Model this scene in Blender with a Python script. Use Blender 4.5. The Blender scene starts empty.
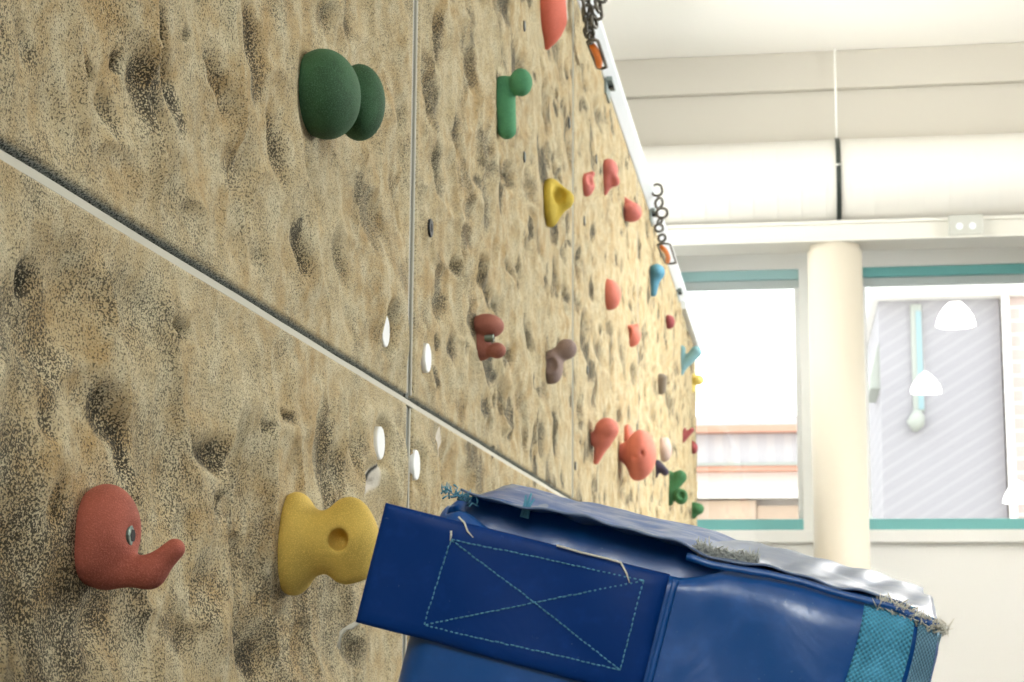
import bpy, bmesh, math, random
import numpy as np
from mathutils import Vector, Matrix

random.seed(7)
rng = np.random.default_rng(11)
sc = bpy.context.scene
COL = sc.collection

# ------------------------------------------------------------------ camera
FPX = 1750.0                       # focal length in pixels of a 1024 wide frame
HC = 0.91                          # camera height above the floor
pitch = math.atan(296 / FPX)
roll = math.radians(.40)
yaw = math.atan(286 / math.hypot(FPX, 296))
cF = np.array([-math.sin(yaw) * math.cos(pitch), math.cos(yaw) * math.cos(pitch), math.sin(pitch)])
_R = np.array([math.cos(yaw), math.sin(yaw), 0.0])
_U = np.cross(_R, cF)
cR = math.cos(roll) * _R + math.sin(roll) * _U
cU = np.cross(cR, cF)
CAM = np.array([0, 0, HC])
WX = -0.5                          # plane of the climbing wall


def ray(px, py):
    return cF * FPX + cR * (px - 512) + cU * (341 - py)


def onwall(px, py, x=WX):
    r = ray(px, py)
    return CAM + r * (x / r[0])


def atY(px, py, Y):
    r = ray(px, py)
    return CAM + r * (Y / r[1])


cam_d = bpy.data.cameras.new('camera')
cam = bpy.data.objects.new('camera', cam_d)
COL.objects.link(cam)
cam.matrix_world = Matrix(((cR[0], cU[0], -cF[0], 0), (cR[1], cU[1], -cF[1], 0), (cR[2], cU[2], -cF[2], HC), (0, 0, 0, 1)))
cam_d.sensor_width = 36
cam_d.lens = FPX / 1024 * 36
cam_d.clip_start = .05
cam_d.clip_end = 300
cam_d.dof.use_dof = True
cam_d.dof.focus_distance = 1.45
cam_d.dof.aperture_fstop = 24
sc.camera = cam

# ------------------------------------------------------------------ helpers


def srgb(r, g, b):
    def f(c):
        c /= 255
        return c / 12.92 if c <= .04045 else ((c + .055) / 1.055) ** 2.4
    return (f(r), f(g), f(b), 1)


def link(o, parent=None):
    COL.objects.link(o)
    if parent is not None:
        o.parent = parent
    return o


def thing(name, loc, label, cat, group=None):
    o = bpy.data.objects.new(name, None)
    o.empty_display_size = .05
    o.location = loc
    link(o)
    return tag(o, label, cat, group)


def tag(o, label=None, cat=None, group=None, kind=None):
    if label:
        o['label'] = label
    if cat:
        o['category'] = cat
    if group:
        o['group'] = group
    if kind:
        o['kind'] = kind
    return o


def mesh_obj(name, verts, faces, mat, parent=None, smooth=True, loc=None):
    """one mesh object; verts in world space, shifted into the parent's (or loc's) space"""
    me = bpy.data.meshes.new(name)
    off = np.zeros(3)
    if parent is not None:
        p = parent
        while p is not None:
            off = off + np.array(p.location)
            p = p.parent
    elif loc is not None:
        off = np.array(loc, float)
    v = np.asarray(verts, float) - off
    if isinstance(faces, np.ndarray) and faces.ndim == 2:
        n = faces.shape[1]
        me.vertices.add(len(v))
        me.vertices.foreach_set('co', v.astype(np.float32).ravel())
        me.loops.add(faces.size)
        me.loops.foreach_set('vertex_index', faces.astype(np.int32).ravel())
        me.polygons.add(len(faces))
        me.polygons.foreach_set('loop_start', np.arange(0, faces.size, n, dtype=np.int32))
        me.polygons.foreach_set('loop_total', np.full(len(faces), n, dtype=np.int32))
        me.update(calc_edges=True)
        me.validate()
    else:
        me.from_pydata([tuple(x) for x in v], [], [tuple(int(i) for i in f) for f in faces])
        me.update()
    if smooth:
        me.polygons.foreach_set('use_smooth', np.ones(len(me.polygons), dtype=bool))
    me.materials.append(mat)
    o = bpy.data.objects.new(name, me)
    if parent is None and loc is not None:
        o.location = loc
    return link(o, parent)


def bm_obj(name, bm, mat, parent=None, smooth=False, loc=None, bevel=0, seg=2):
    if bevel:
        es = [e for e in bm.edges if len(e.link_faces) == 2 and e.calc_face_angle(0) > .6]
        bmesh.ops.bevel(bm, geom=es, offset=bevel, segments=seg, profile=.5, affect='EDGES', clamp_overlap=True)
    bm.verts.ensure_lookup_table()
    bm.verts.index_update()
    vs = [v.co[:] for v in bm.verts]
    fs = [[v.index for v in f.verts] for f in bm.faces]
    bm.free()
    return mesh_obj(name, vs, fs, mat, parent, smooth, loc)


def add_box(bm, lo, hi):
    lo, hi = np.array(lo, float), np.array(hi, float)
    m = Matrix.Translation(Vector((lo + hi) / 2)) @ Matrix.Diagonal(Vector((*(hi - lo), 1)))
    bmesh.ops.create_cube(bm, size=1, matrix=m)


def box(name, lo, hi, mat, parent=None, bevel=0, loc=None, seg=2):
    bm = bmesh.new()
    add_box(bm, lo, hi)
    return bm_obj(name, bm, mat, parent, False, loc, bevel, seg)


def frame_of(t):
    t = t / np.linalg.norm(t)
    a = np.array([0, 0, 1.]) if abs(t[2]) < .9 else np.array([1., 0, 0])
    u = np.cross(a, t)
    u /= np.linalg.norm(u)
    return t, u, np.cross(t, u)


def tube_geo(pts, rad, n=8, closed=False, V=None, Fc=None, cap=True):
    V = [] if V is None else V
    Fc = [] if Fc is None else Fc
    pts = [np.array(p, float) for p in pts]
    m = len(pts)
    rad = [rad] * m if np.isscalar(rad) else list(rad)
    base = len(V)
    up = None
    for i, p in enumerate(pts):
        if closed:
            t = pts[(i + 1) % m] - pts[i - 1]
        else:
            t = pts[min(i + 1, m - 1)] - pts[max(i - 1, 0)]
        t = t / (np.linalg.norm(t) + 1e-12)
        if up is None:
            _, u, w = frame_of(t)
        else:
            u = up - t * np.dot(up, t)
            u /= np.linalg.norm(u) + 1e-12
            w = np.cross(t, u)
        up = u
        for k in range(n):
            a = 2 * math.pi * k / n
            V.append(p + rad[i] * (math.cos(a) * u + math.sin(a) * w))
    for i in range(m if closed else m - 1):
        a0 = base + i * n
        a1 = base + ((i + 1) % m) * n
        for k in range(n):
            Fc.append((a0 + k, a0 + (k + 1) % n, a1 + (k + 1) % n, a1 + k))
    if cap and not closed:
        Fc.append(tuple(base + k for k in range(n))[::-1])
        Fc.append(tuple(base + (m - 1) * n + k for k in range(n)))
    return V, Fc


def cyl_geo(a, b, r, n=24, V=None, Fc=None, bev=0):
    a, b = np.array(a, float), np.array(b, float)
    L = np.linalg.norm(b - a)
    if bev:
        t = (b - a) / L
        return tube_geo([a, a + t * 1e-6, b - t * bev, b - t * bev * .3, b], [r, r, r, r - bev * .45, r - bev], n, V=V, Fc=Fc)
    return tube_geo([a, b], r, n, V=V, Fc=Fc)


# ------------------------------------------------------------------ materials
def new_mat(name):
    m = bpy.data.materials.new(name)
    m.use_nodes = True
    nt = m.node_tree
    b = nt.nodes['Principled BSDF']
    return m, nt, b


def mth(nt, op, a, b=None, c=None, clamp=False):
    n = nt.nodes.new('ShaderNodeMath')
    n.operation = op
    n.use_clamp = clamp
    for i, x in enumerate((a, b, c)):
        if x is None:
            continue
        if isinstance(x, (int, float)):
            n.inputs[i].default_value = x
        else:
            nt.links.new(x, n.inputs[i])
    return n.outputs[0]


def mixc(nt, fac, a, b, blend='MIX'):
    n = nt.nodes.new('ShaderNodeMix')
    n.data_type = 'RGBA'
    n.blend_type = blend
    for s, x in ((n.inputs[0], fac), (n.inputs[6], a), (n.inputs[7], b)):
        if isinstance(x, (int, float)):
            s.default_value = x
        elif isinstance(x, tuple):
            s.default_value = x
        else:
            nt.links.new(x, s)
    return n.outputs[2]


def noise(nt, scale, detail=2, rough=.5, vec=None, dist=0):
    n = nt.nodes.new('ShaderNodeTexNoise')
    n.inputs['Scale'].default_value = scale
    n.inputs['Detail'].default_value = detail
    n.inputs['Roughness'].default_value = rough
    n.inputs['Distortion'].default_value = dist
    if vec is not None:
        nt.links.new(vec, n.inputs['Vector'])
    return n.outputs['Fac']


def objco(nt):
    n = nt.nodes.new('ShaderNodeTexCoord')
    return n.outputs['Object']


def maprange(nt, x, a, b, c=0., d=1., smooth=True):
    n = nt.nodes.new('ShaderNodeMapRange')
    n.interpolation_type = 'SMOOTHSTEP' if smooth else 'LINEAR'
    nt.links.new(x, n.inputs[0])
    for i, v in enumerate((a, b, c, d)):
        if isinstance(v, (int, float)):
            n.inputs[i + 1].default_value = v
        else:
            nt.links.new(v, n.inputs[i + 1])
    return n.outputs[0]


def bump(nt, bsdf, h, strength=.3, dist=.002):
    n = nt.nodes.new('ShaderNodeBump')
    n.inputs['Strength'].default_value = strength
    n.inputs['Distance'].default_value = dist
    nt.links.new(h, n.inputs['Height'])
    nt.links.new(n.outputs[0], bsdf.inputs['Normal'])


def plain(name, col, rough=.5, metal=0., bscale=0, bstr=.2, var=0., spec=.5, bdist=.001):
    m, nt, b = new_mat(name)
    b.inputs['Base Color'].default_value = col
    b.inputs['Roughness'].default_value = rough
    b.inputs['Metallic'].default_value = metal
    b.inputs['Specular IOR Level'].default_value = spec
    co = objco(nt)
    if bscale:
        h = noise(nt, bscale, 3, .6, co)
        bump(nt, b, h, bstr, bdist)
    if var:
        n = noise(nt, 3.1, 4, .6, co)
        dark = tuple(c * (1 - var) for c in col[:3]) + (1,)
        nt.links.new(mixc(nt, n, dark, col), b.inputs['Base Color'])
    return m


def hold_mat(name, col, rough=.75, grain=900, dirty=.35, bstr=.5):
    m, nt, b = new_mat(name)
    co = objco(nt)
    n1 = noise(nt, grain, 2, .6, co)
    n2 = noise(nt, 22, 3, .6, co)
    dk = tuple(c * (1 - dirty) for c in col[:3]) + (1,)
    c1 = mixc(nt, maprange(nt, n2, .35, .65), dk, col)
    lt = tuple(min(1, c * 1.25 + .02) for c in col[:3]) + (1,)
    c2 = mixc(nt, maprange(nt, n1, .45, .72), c1, lt)
    nt.links.new(c2, b.inputs['Base Color'])
    b.inputs['Roughness'].default_value = rough
    b.inputs['Specular IOR Level'].default_value = .3
    bump(nt, b, n1, bstr, .0012)
    return m


def wall_mat():
    m, nt, b = new_mat('sprayed_rock_texture')
    co = objco(nt)

    def attr(n):
        a = nt.nodes.new('ShaderNodeAttribute')
        a.attribute_name = n
        return a.outputs['Fac']
    stain_shade, pale, edge, crack = attr('stain_shade'), attr('pale'), attr('edge'), attr('crack')
    big = noise(nt, 5.5, 3, .55, co)
    mid = noise(nt, 26, 3, .6, co)
    warm = mixc(nt, maprange(nt, big, .35, .68), srgb(178, 150, 103), srgb(190, 171, 132))
    base = mixc(nt, maprange(nt, mid, .3, .75), warm, srgb(203, 190, 156))
    # black sprayed grains, denser where the stain paint and the painted lower-left shade lie
    g1 = noise(nt, 560, 1.5, .55, co)
    g2 = noise(nt, 1000, 1, .5, co)
    g = mth(nt, 'ADD', mth(nt, 'MULTIPLY', g1, .7), mth(nt, 'MULTIPLY', g2, .3))
    patch = maprange(nt, noise(nt, 11, 3, .6, co), .35, .7, -.012, .022)
    dens = mth(nt, 'ADD', mth(nt, 'MULTIPLY', stain_shade, .13), patch)
    thr = mth(nt, 'SUBTRACT', .540, dens)
    thr = mth(nt, 'ADD', thr, mth(nt, 'MULTIPLY', pale, .15))
    grain = maprange(nt, g, thr, mth(nt, 'ADD', thr, .032))
    c = mixc(nt, mth(nt, 'MULTIPLY', grain, mth(nt, 'ADD', .74, mth(nt, 'MULTIPLY', stain_shade, .22))), base, srgb(30, 29, 22))
    # light sand grains
    g3 = noise(nt, 620, 1, .5, co)
    c = mixc(nt, mth(nt, 'MULTIPLY', maprange(nt, g3, .6, .7), .35), c, srgb(235, 218, 180))
    c = mixc(nt, mth(nt, 'MULTIPLY', pale, .75), c, srgb(222, 216, 205))
    c = mixc(nt, crack, c, srgb(40, 38, 36))
    eg = mixc(nt, maprange(nt, g, .47, .56), srgb(150, 152, 142), srgb(44, 54, 52))
    c = mixc(nt, edge, c, eg)
    nt.links.new(c, b.inputs['Base Color'])
    b.inputs['Roughness'].default_value = .85
    b.inputs['Specular IOR Level'].default_value = .25
    hh = mth(nt, 'ADD', g, mth(nt, 'MULTIPLY', mid, 1.2))
    bump(nt, b, hh, .55, .003)
    return m


M = {}
M['rock'] = wall_mat()
M['raw_edge'] = plain('pale_resin_edge', srgb(194, 189, 172), .7, bscale=60, bstr=.3, var=.15)
M['gap'] = plain('dark_seam_filler', srgb(128, 130, 122), .9, bscale=700, bstr=.8, var=.3)
M['cap'] = plain('white_plastic_cap', srgb(246, 246, 244), .45, bscale=40, bstr=.03)
M['bolt_dark'] = plain('blackened_bolt', srgb(38, 42, 46), .35, metal=.7, bscale=300, bstr=.1)
M['bolt'] = plain('zinc_bolt', srgb(120, 132, 122), .35, metal=.85, bscale=300, bstr=.1)
M['blackhole'] = plain('black_socket', srgb(16, 18, 18), .7)
M['plywood'] = plain('plywood_backing', srgb(150, 118, 80), .8, bscale=30, var=.25)
M['rail'] = plain('white_painted_steel', srgb(226, 231, 234), .38, bscale=40, bstr=.05, var=.06)
M['bracket'] = plain('grey_steel_bracket', srgb(130, 142, 140), .45, metal=.4, bscale=80, bstr=.1)
M['steel'] = plain('dull_chain_steel', srgb(120, 116, 108), .4, metal=.85, bscale=200, bstr=.1, var=.3)
M['orange'] = plain('orange_sleeve', srgb(244, 128, 26), .45, bscale=120, bstr=.05)
M['white_wall'] = plain('white_wall_paint', srgb(246, 244, 238), .8, bscale=90, bstr=.08)
M['cream_wall'] = plain('cream_wall_paint', srgb(198, 192, 180), .8, bscale=90, bstr=.08)
M['beam'] = plain('beam_paint', srgb(214, 211, 202), .7, bscale=90, bstr=.05)
M['blue_wall'] = plain('blue_grey_wall_paint', srgb(146, 152, 162), .8, bscale=90, bstr=.08)
M['ceiling'] = plain('ceiling_paint', srgb(246, 242, 234), .85, bscale=90, bstr=.05)
M['floor'] = plain('pale_sports_floor', srgb(112, 114, 118), .5, bscale=50, bstr=.05, var=.12)
M['duct'] = plain('white_duct_enamel', srgb(224, 220, 212), .5, bscale=60, bstr=.03)
M['column'] = plain('cream_column_paint', srgb(218, 208, 190), .5, bscale=70, bstr=.04, var=.03)
M['teal'] = plain('teal_frame_paint', srgb(118, 186, 184), .4, bscale=70, bstr=.05, var=.1)
M['teal_pale'] = plain('grey_rail_paint', srgb(190, 198, 196), .4, bscale=70, bstr=.05)
M['teal_light'] = plain('pale_teal_paint', srgb(168, 206, 206), .4, bscale=70, bstr=.05)
M['white_frame'] = plain('white_frame_paint', srgb(244, 244, 242), .4, bscale=70, bstr=.04)
M['dark_metal'] = plain('dark_hanger_steel', srgb(58, 66, 62), .4, metal=.4, bscale=120, bstr=.1, var=.3)
M['galv'] = plain('galvanised_box', srgb(196, 196, 188), .5, metal=.3, bscale=45, bstr=.1, var=.18)

# ------------------------------------------------------------------ implicit surfaces (for the resin holds)


def surface_nets(fn, lo, hi, n):
    lo, hi = np.array(lo, float), np.array(hi, float)
    h = (hi - lo).max() / n
    dims = np.ceil((hi - lo) / h).astype(int) + 1
    ax = [lo[i] + h * np.arange(dims[i]) for i in range(3)]
    X, Y, Z = np.meshgrid(*ax, indexing='ij')
    D = fn(X, Y, Z)
    S = D < 0
    c = np.zeros(tuple(dims - 1), int)
    corners = [(i, j, k) for i in (0, 1) for j in (0, 1) for k in (0, 1)]

    def sub(A, o):
        return A[o[0]:A.shape[0] - 1 + o[0], o[1]:A.shape[1] - 1 + o[1], o[2]:A.shape[2] - 1 + o[2]]
    for o in corners:
        c += sub(S, o)
    act = (c > 0) & (c < 8)
    idx = -np.ones(act.shape, int)
    cells = np.argwhere(act)
    idx[act] = np.arange(len(cells))
    acc = np.zeros((len(cells), 3))
    cnt = np.zeros(len(cells))
    for a in range(8):
        for b_ in range(a + 1, 8):
            oa, ob = np.array(corners[a]), np.array(corners[b_])
            if np.abs(oa - ob).sum() != 1:
                continue
            ia, ib = cells + oa, cells + ob
            da, db = D[tuple(ia.T)], D[tuple(ib.T)]
            m = (da < 0) != (db < 0)
            t = np.where(m, da / np.where(m, da - db, 1), 0)
            acc[m] += (ia + (ib - ia) * t[:, None])[m]
            cnt += m
    V = lo + h * acc / cnt[:, None]
    F = []
    for axn in range(3):
        o = np.zeros(3, int)
        o[axn] = 1
        s0 = S[tuple(slice(0, dims[i] - o[i]) for i in range(3))]
        s1 = S[tuple(slice(o[i], dims[i]) for i in range(3))]
        e = np.argwhere(s0 != s1)
        b1, b2 = (axn + 1) % 3, (axn + 2) % 3
        ok = (e[:, b1] > 0) & (e[:, b2] > 0) & (e[:, b1] < dims[b1] - 1) & (e[:, b2] < dims[b2] - 1)
        e = e[ok]
        if not len(e):
            continue
        d1, d2 = np.zeros(3, int), np.zeros(3, int)
        d1[b1] = 1
        d2[b2] = 1
        q = np.stack([idx[tuple((e - d1 - d2).T)], idx[tuple((e - d2).T)], idx[tuple(e.T)], idx[tuple((e - d1).T)]], 1)
        flip = ~S[tuple(e.T)]
        q[flip] = q[flip][:, ::-1]
        F.append(q)
    F = np.concatenate(F)
    # a little smoothing
    for _ in range(2):
        s = np.zeros_like(V)
        n_ = np.zeros(len(V))
        for i in range(4):
            np.add.at(s, F[:, i], V[F[:, (i + 1) % 4]])
            np.add.at(n_, F[:, i], 1)
            np.add.at(s, F[:, i], V[F[:, (i - 1) % 4]])
            np.add.at(n_, F[:, i], 1)
        V = .5 * V + .5 * s / n_[:, None]
    return V, F


def sd_ell(X, Y, Z, c, r):
    x, y, z = (X - c[0]) / r[0], (Y - c[1]) / r[1], (Z - c[2]) / r[2]
    k = np.sqrt(x * x + y * y + z * z)
    g = np.sqrt((x / r[0]) ** 2 + (y / r[1]) ** 2 + (z / r[2]) ** 2) + 1e-9
    return k * (k - 1) / g


def sd_cap(X, Y, Z, a, b, ra, rb):
    a, b = np.array(a, float), np.array(b, float)
    d = b - a
    t = np.clip(((X - a[0]) * d[0] + (Y - a[1]) * d[1] + (Z - a[2]) * d[2]) / (d @ d), 0, 1)
    return np.sqrt((X - a[0] - t * d[0]) ** 2 + (Y - a[1] - t * d[1]) ** 2 + (Z - a[2] - t * d[2]) ** 2) - (ra + (rb - ra) * t)


def smin(a, b, k):
    h = np.clip(.5 + .5 * (b - a) / k, 0, 1)
    return b + (a - b) * h - k * h * (1 - h)


def make_sdf(prims, k, back):
    def fn(X, Y, Z):
        D = None
        for p in prims:
            t = p[0]
            if t == 'E':
                d = sd_ell(X, Y, Z, p[1], p[2])
            elif t == 'C':
                d = sd_cap(X, Y, Z, *p[1:5])
            elif t == 'S':          # carve a pocket
                d = sd_ell(X, Y, Z, p[1], p[2])
                kk = k * .6
                D = -smin(-D, d, kk)
                continue
            elif t == 'T':          # carve a channel
                d = sd_cap(X, Y, Z, *p[1:5])
                D = -smin(-D, d, k * .4)
                continue
            D = d if D is None else smin(D, d, k)
        return np.maximum(D, back - X)
    return fn


HOLDS = []          # (y, z, radius) footprints, the relief is calmed there


def hold(anchor, prims, mat, label, k=5, back=-6, res=46, colour=None, bolt=None, name='climbing_hold', group='resin holds bolted to the climbing wall'):
    """prims in pixel-sized units at the hold's distance: x out of the wall, y along it (away), z up"""
    P = onwall(*anchor)
    dist = np.linalg.norm(P - CAM)
    s = dist / FPX * ((P - CAM) @ cF / dist)
    th = math.atan2(-P[0], P[1])
    cx = 1 / math.cos(th)
    pr = []
    for p in prims:
        if p[0] in 'ES':
            pr.append((p[0], (p[1][0] * cx, p[1][1], p[1][2]), p[2]))
        else:
            pr.append((p[0], (p[1][0] * cx, p[1][1], p[1][2]), (p[2][0] * cx, p[2][1], p[2][2]), p[3], p[4]))
    lo, hi = np.full(3, 1e9), np.full(3, -1e9)
    for p in pr:
        if p[0] == 'E':
            c, r = np.array(p[1]), np.array(p[2])
            lo, hi = np.minimum(lo, c - r), np.maximum(hi, c + r)
        elif p[0] == 'C':
            for q, r in ((p[1], p[3]), (p[2], p[4])):
                lo, hi = np.minimum(lo, np.array(q) - r), np.maximum(hi, np.array(q) + r)
    pad = k + 2
    lo -= pad
    hi += pad
    lo[0] = max(lo[0], back - 2)
    V, F = surface_nets(make_sdf(pr, k, back), lo, hi, res)
    root = thing(name, P, label, 'climbing hold', group)
    mesh_obj('body', V * s + P, F, mat, root)
    if bolt:
        (bx, by, bz), r, L = bolt
        a = P + s * np.array([bx * cx - L, by, bz])
        b = P + s * np.array([bx * cx, by, bz])
        V, F = cyl_geo(a, b, r * s, 20, bev=.16 * r * s)
        bo = mesh_obj('bolt', V, F, M['bolt'], root, smooth=False)
        V, F = cyl_geo(b - np.array([.001, 0, 0]), b + np.array([.0003, 0, 0]), r * s * .55, 6)
        mesh_obj('socket', V, F, M['blackhole'], bo, smooth=False)
    ext = max(hi[1] - lo[1], hi[2] - lo[2]) / 2 - pad
    HOLDS.append((P[1], P[2], ext * s))
    return root


GREEN = hold_mat('green_resin', srgb(56, 94, 60))
GREEN2 = hold_mat('bright_green_resin', srgb(84, 150, 106), dirty=.2)
DGREEN = hold_mat('far_green_resin', srgb(60, 112, 70), dirty=.3)
BRICK = hold_mat('brick_red_resin', srgb(170, 92, 74), dirty=.25)
YEL = hold_mat('mustard_resin', srgb(208, 176, 84), dirty=.18)
YEL2 = hold_mat('olive_yellow_resin', srgb(206, 178, 66), dirty=.2)
CORAL = hold_mat('coral_resin', srgb(216, 124, 106), dirty=.12)
PINK = hold_mat('salmon_resin', srgb(206, 118, 108), dirty=.15)
REDO = hold_mat('orange_red_resin', srgb(210, 106, 84), dirty=.12)
MAROON = hold_mat('maroon_brown_resin', srgb(160, 98, 82), dirty=.25)
MAUVE = hold_mat('mauve_grey_resin', srgb(152, 130, 122), dirty=.3)
PURPLE = hold_mat('dark_purple_resin', srgb(64, 56, 74), dirty=.3)
BLUE = hold_mat('sky_blue_resin', srgb(88, 144, 168), dirty=.15)
BLUEG = hold_mat('pale_teal_resin', srgb(120, 160, 168), dirty=.15)
GREY = hold_mat('grey_brown_resin', srgb(132, 120, 106), dirty=.3)
LILAC = hold_mat('pale_pink_resin', srgb(198, 172, 160), dirty=.2)
WINE = hold_mat('wine_red_resin', srgb(150, 74, 76), dirty=.2)
LEMON = hold_mat('lemon_resin', srgb(238, 214, 120), dirty=.1)

hold((318, 99), [('E', (14, -26, -4), (34, 50, 44)), ('E', (31, 42, 8), (26, 30, 40))], GREEN,
     'large dark green two-lobed hold near the top left of the wall', k=4, res=64)
hold((89, 538), [('E', (16, 0, 6), (34, 40, 48)), ('E', (10, 0, -20), (26, 34, 28)), ('C', (22, 0, -33), (60, 0, -34), 17, 14),
                 ('C', (60, 0, -34), (83, 0, -11), 14, 10.5), ('S', (51, -20, 3), (10, 28, 15))], BRICK,
     'brick red hooked hold with a bolt, lowest at the left', k=12, back=-10, res=70, bolt=((44, -4, 2), 12, 14))
hold((290, 545), [('E', (6, 0, 4), (24, 38, 49)), ('E', (4, 0, -14), (20, 34, 36)), ('C', (10, 0, 2), (58, 0, 3), 33, 30), ('E', (58, 0, 6), (28, 26, 42)),
                  ('C', (55, 0, -24), (70, 0, -22), 14, 13), ('S', (54, -34, 4), (10, 32, 11))], YEL,
     'mustard yellow hold with a dark hole, beside the blue mat', k=8, back=-8, res=70)
hold((498, 108), [('C', (5, 0, 20), (9, 0, -23), 12.5, 9.5), ('C', (6, 0, 25), (20, -6, 23), 7, 7), ('E', (24, -8, 23), (11.5, 14, 14))], GREEN2,
     'bright green hold shaped like a finger with a ball on top', k=3, res=60)
hold((545, 22), [('E', (3, 0, 14), (18, 34, 36)), ('C', (6, 0, 0), (2, 0, -27), 14, 3)], REDO,
     'orange red teardrop hold cut by the top of the photo', k=8, res=50)
hold((547, 204), [('E', (4, 0, 1), (9, 26, 24)), ('C', (5, 0, 10), (18, 0, 5), 14, 9), ('C', (15, 0, 2), (3, 0, -17), 9, 5), ('S', (14, -15, 7), (6.5, 14, 10))], YEL2,
     'olive yellow hold with a dark pocket high on the wall', k=5, res=54)
hold((584, 184), [('E', (3, 0, -1), (7, 14, 11)), ('C', (3, 0, 6), (8, 0, 10), 5, 3), ('C', (2, 0, -7), (7, 0, -3), 5, 3.5), ('S', (8, -11, 2), (3.5, 7, 6))], PINK,
     'small salmon hold right of the olive yellow hold, left one of its pair', k=3)
hold((604, 178), [('E', (5, 0, 8), (9, 16, 11)), ('C', (4, 0, 0), (1, 0, -15), 8, 3), ('C', (4, 0, -2), (11, 0, -4), 8, 5), ('S', (9, -12, -7), (4.5, 9, 8))], PINK,
     'taller salmon hold with a dark scoop, right one of its pair', k=4)
hold((625, 210), [('E', (6, 0, -3), (11, 16, 9)), ('C', (-1, 0, 11), (6, 0, 0), 3, 8), ('S', (9, -15, 2), (1.6, 4, 1.4))], PINK,
     'salmon wedge hold close under the white top rail', k=4)
hold((651, 281), [('E', (6, 0, 9), (8, 14, 8)), ('C', (3, 0, 5), (2, 0, -12), 7, 4), ('S', (5, -13, -6), (1.4, 4, 1.4))], BLUE,
     'sky blue hold hanging below the end of the chain', k=4)
hold((607, 294), [('E', (3, 0, -1), (11, 18, 15)), ('C', (0, 0, 8), (-2, 0, 15), 4, 2)], CORAL,
     'coral hold in mid wall above a smaller coral one', k=5)
hold((628, 336), [('E', (3, 0, 0), (10, 13, 11)), ('C', (6, 0, 6), (9, 0, 10), 4, 2), ('S', (1, -12, 2), (3, 6, 6))], CORAL,
     'small coral hold in mid wall below a larger coral one', k=4)
hold((478, 338), [('E', (9, 0, 12), (17, 22, 12)), ('C', (3, 0, 12), (3, 0, -13), 10, 10), ('E', (20, -6, -14), (9, 10, 8)), ('C', (4, 0, -14), (18, -4, -14), 7, 5)], MAROON,
     'maroon brown hold with a bolt between its two knobs', k=3, res=56, bolt=((17, -6, -1), 4.5, 9))
hold((548, 364), [('E', (5, 0, -3), (10, 18, 17)), ('C', (2, 0, -8), (0, 0, -17), 6, 3), ('C', (6, 0, 5), (17, 0, 14), 8, 8), ('E', (19, 0, 15), (10, 12, 10)), ('S', (5, -20, -3), (7, 12, 8))], MAUVE,
     'mauve grey hold with a dark dimple and raised knob', k=4, res=56)
hold((667, 322), [('E', (2, 0, 0), (6, 10, 7)), ('C', (1, 0, 2), (3, 0, 4), 3, 2)], WINE,
     'tiny dull wine red hold high near the far end of the wall', k=2, res=30)
hold((681, 361), [('C', (1, 0, 12), (0, 0, -12), 4, 3), ('C', (2, 0, -6), (15, 0, 9), 4, 6)], BLUEG,
     'pale teal forked hold on the far end of the wall', k=3, res=40)
hold((692, 383), [('C', (0, 0, 6), (0, 0, -7), 4, 3), ('E', (6, 0, 3), (6, 8, 5))], LEMON,
     'pale lemon hold right below the pale teal forked hold', k=2, res=34)
hold((658, 384), [('C', (2, -3, 6), (2, 3, -6), 4, 4), ('C', (6, -3, 6), (4, 3, -6), 3.4, 3.4)], GREY,
     'blocky grey brown hold left of the pale teal forked hold', k=3, res=34)
hold((592, 442), [('E', (15, 0, 13), (12, 16, 11)), ('C', (13, 0, 8), (4, 0, -20), 10, 3), ('C', (10, 0, 3), (2, 0, 3), 10, 7)], CORAL,
     'coral hold with a round head and pointed tail', k=4, res=50)
hold((620, 456), [('E', (21, 0, 2), (15, 28, 24)), ('C', (18, -4, -4), (17, 0, -17), 12, 8), ('C', (16, 0, 2), (2, 0, 4), 17, 9), ('S', (17, -30, -4), (2, 7, 1.6)), ('S', (24, -27, 0), (1.4, 7, 2.2))], CORAL,
     'largest coral hold, bulging with two screw holes, just above the mat', k=5, res=60)
hold((625, 436), [('E', (3, 0, 0), (6, 12, 11)), ('C', (2, 0, 4), (3, 0, 9), 4, 2)], CORAL,
     'small coral hold peeping out behind the largest coral one', k=3, res=34)
hold((660, 450), [('E', (4, 0, 0), (8, 12, 12)), ('C', (1, 0, 6), (6, 0, 10), 5, 3)], LILAC,
     'pale pinkish hold right of the largest coral one', k=3, res=34)
hold((656, 468), [('C', (2, 0, 4), (9, 0, -4), 4, 4), ('C', (1, 0, 2), (0, 0, -8), 4, 2)], PURPLE,
     'dark purple hold left of the green knobby hold', k=3, res=34)
hold((683, 434), [('C', (0, 0, -5), (9, 0, 4), 3, 2.5), ('C', (1, 0, -2), (2, 0, 5), 3, 1.5), ('C', (0, 0, -3), (-1, 0, -8), 3, 1.5)], WINE,
     'wine red star-like hold on the far end, upper of two', k=2, res=34)
hold((692, 448), [('E', (2, 0, 0), (4, 6, 6)), ('C', (0, 0, 4), (0, 0, 7), 2, 1)], WINE,
     'wine red wedge hold on the far end, lower of two', k=2, res=30)
hold((669, 488), [('C', (0, 0, 13), (0, 0, -13), 5, 5), ('C', (2, 0, -2), (11, 0, 11), 5, 7), ('E', (12, -4, -9), (7, 8, 8)), ('S', (13, -12, -8), (3, 6, 4))], DGREEN,
     'dark green knobby hold above the mat near the far end', k=3, res=46)
hold((692, 510), [('C', (1, 0, 4), (1, 0, -5), 4, 4), ('E', (6, 0, 1), (6, 7, 6))], DGREEN,
     'small green hold at the far end, partly behind the mat', k=3, res=30)

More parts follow.
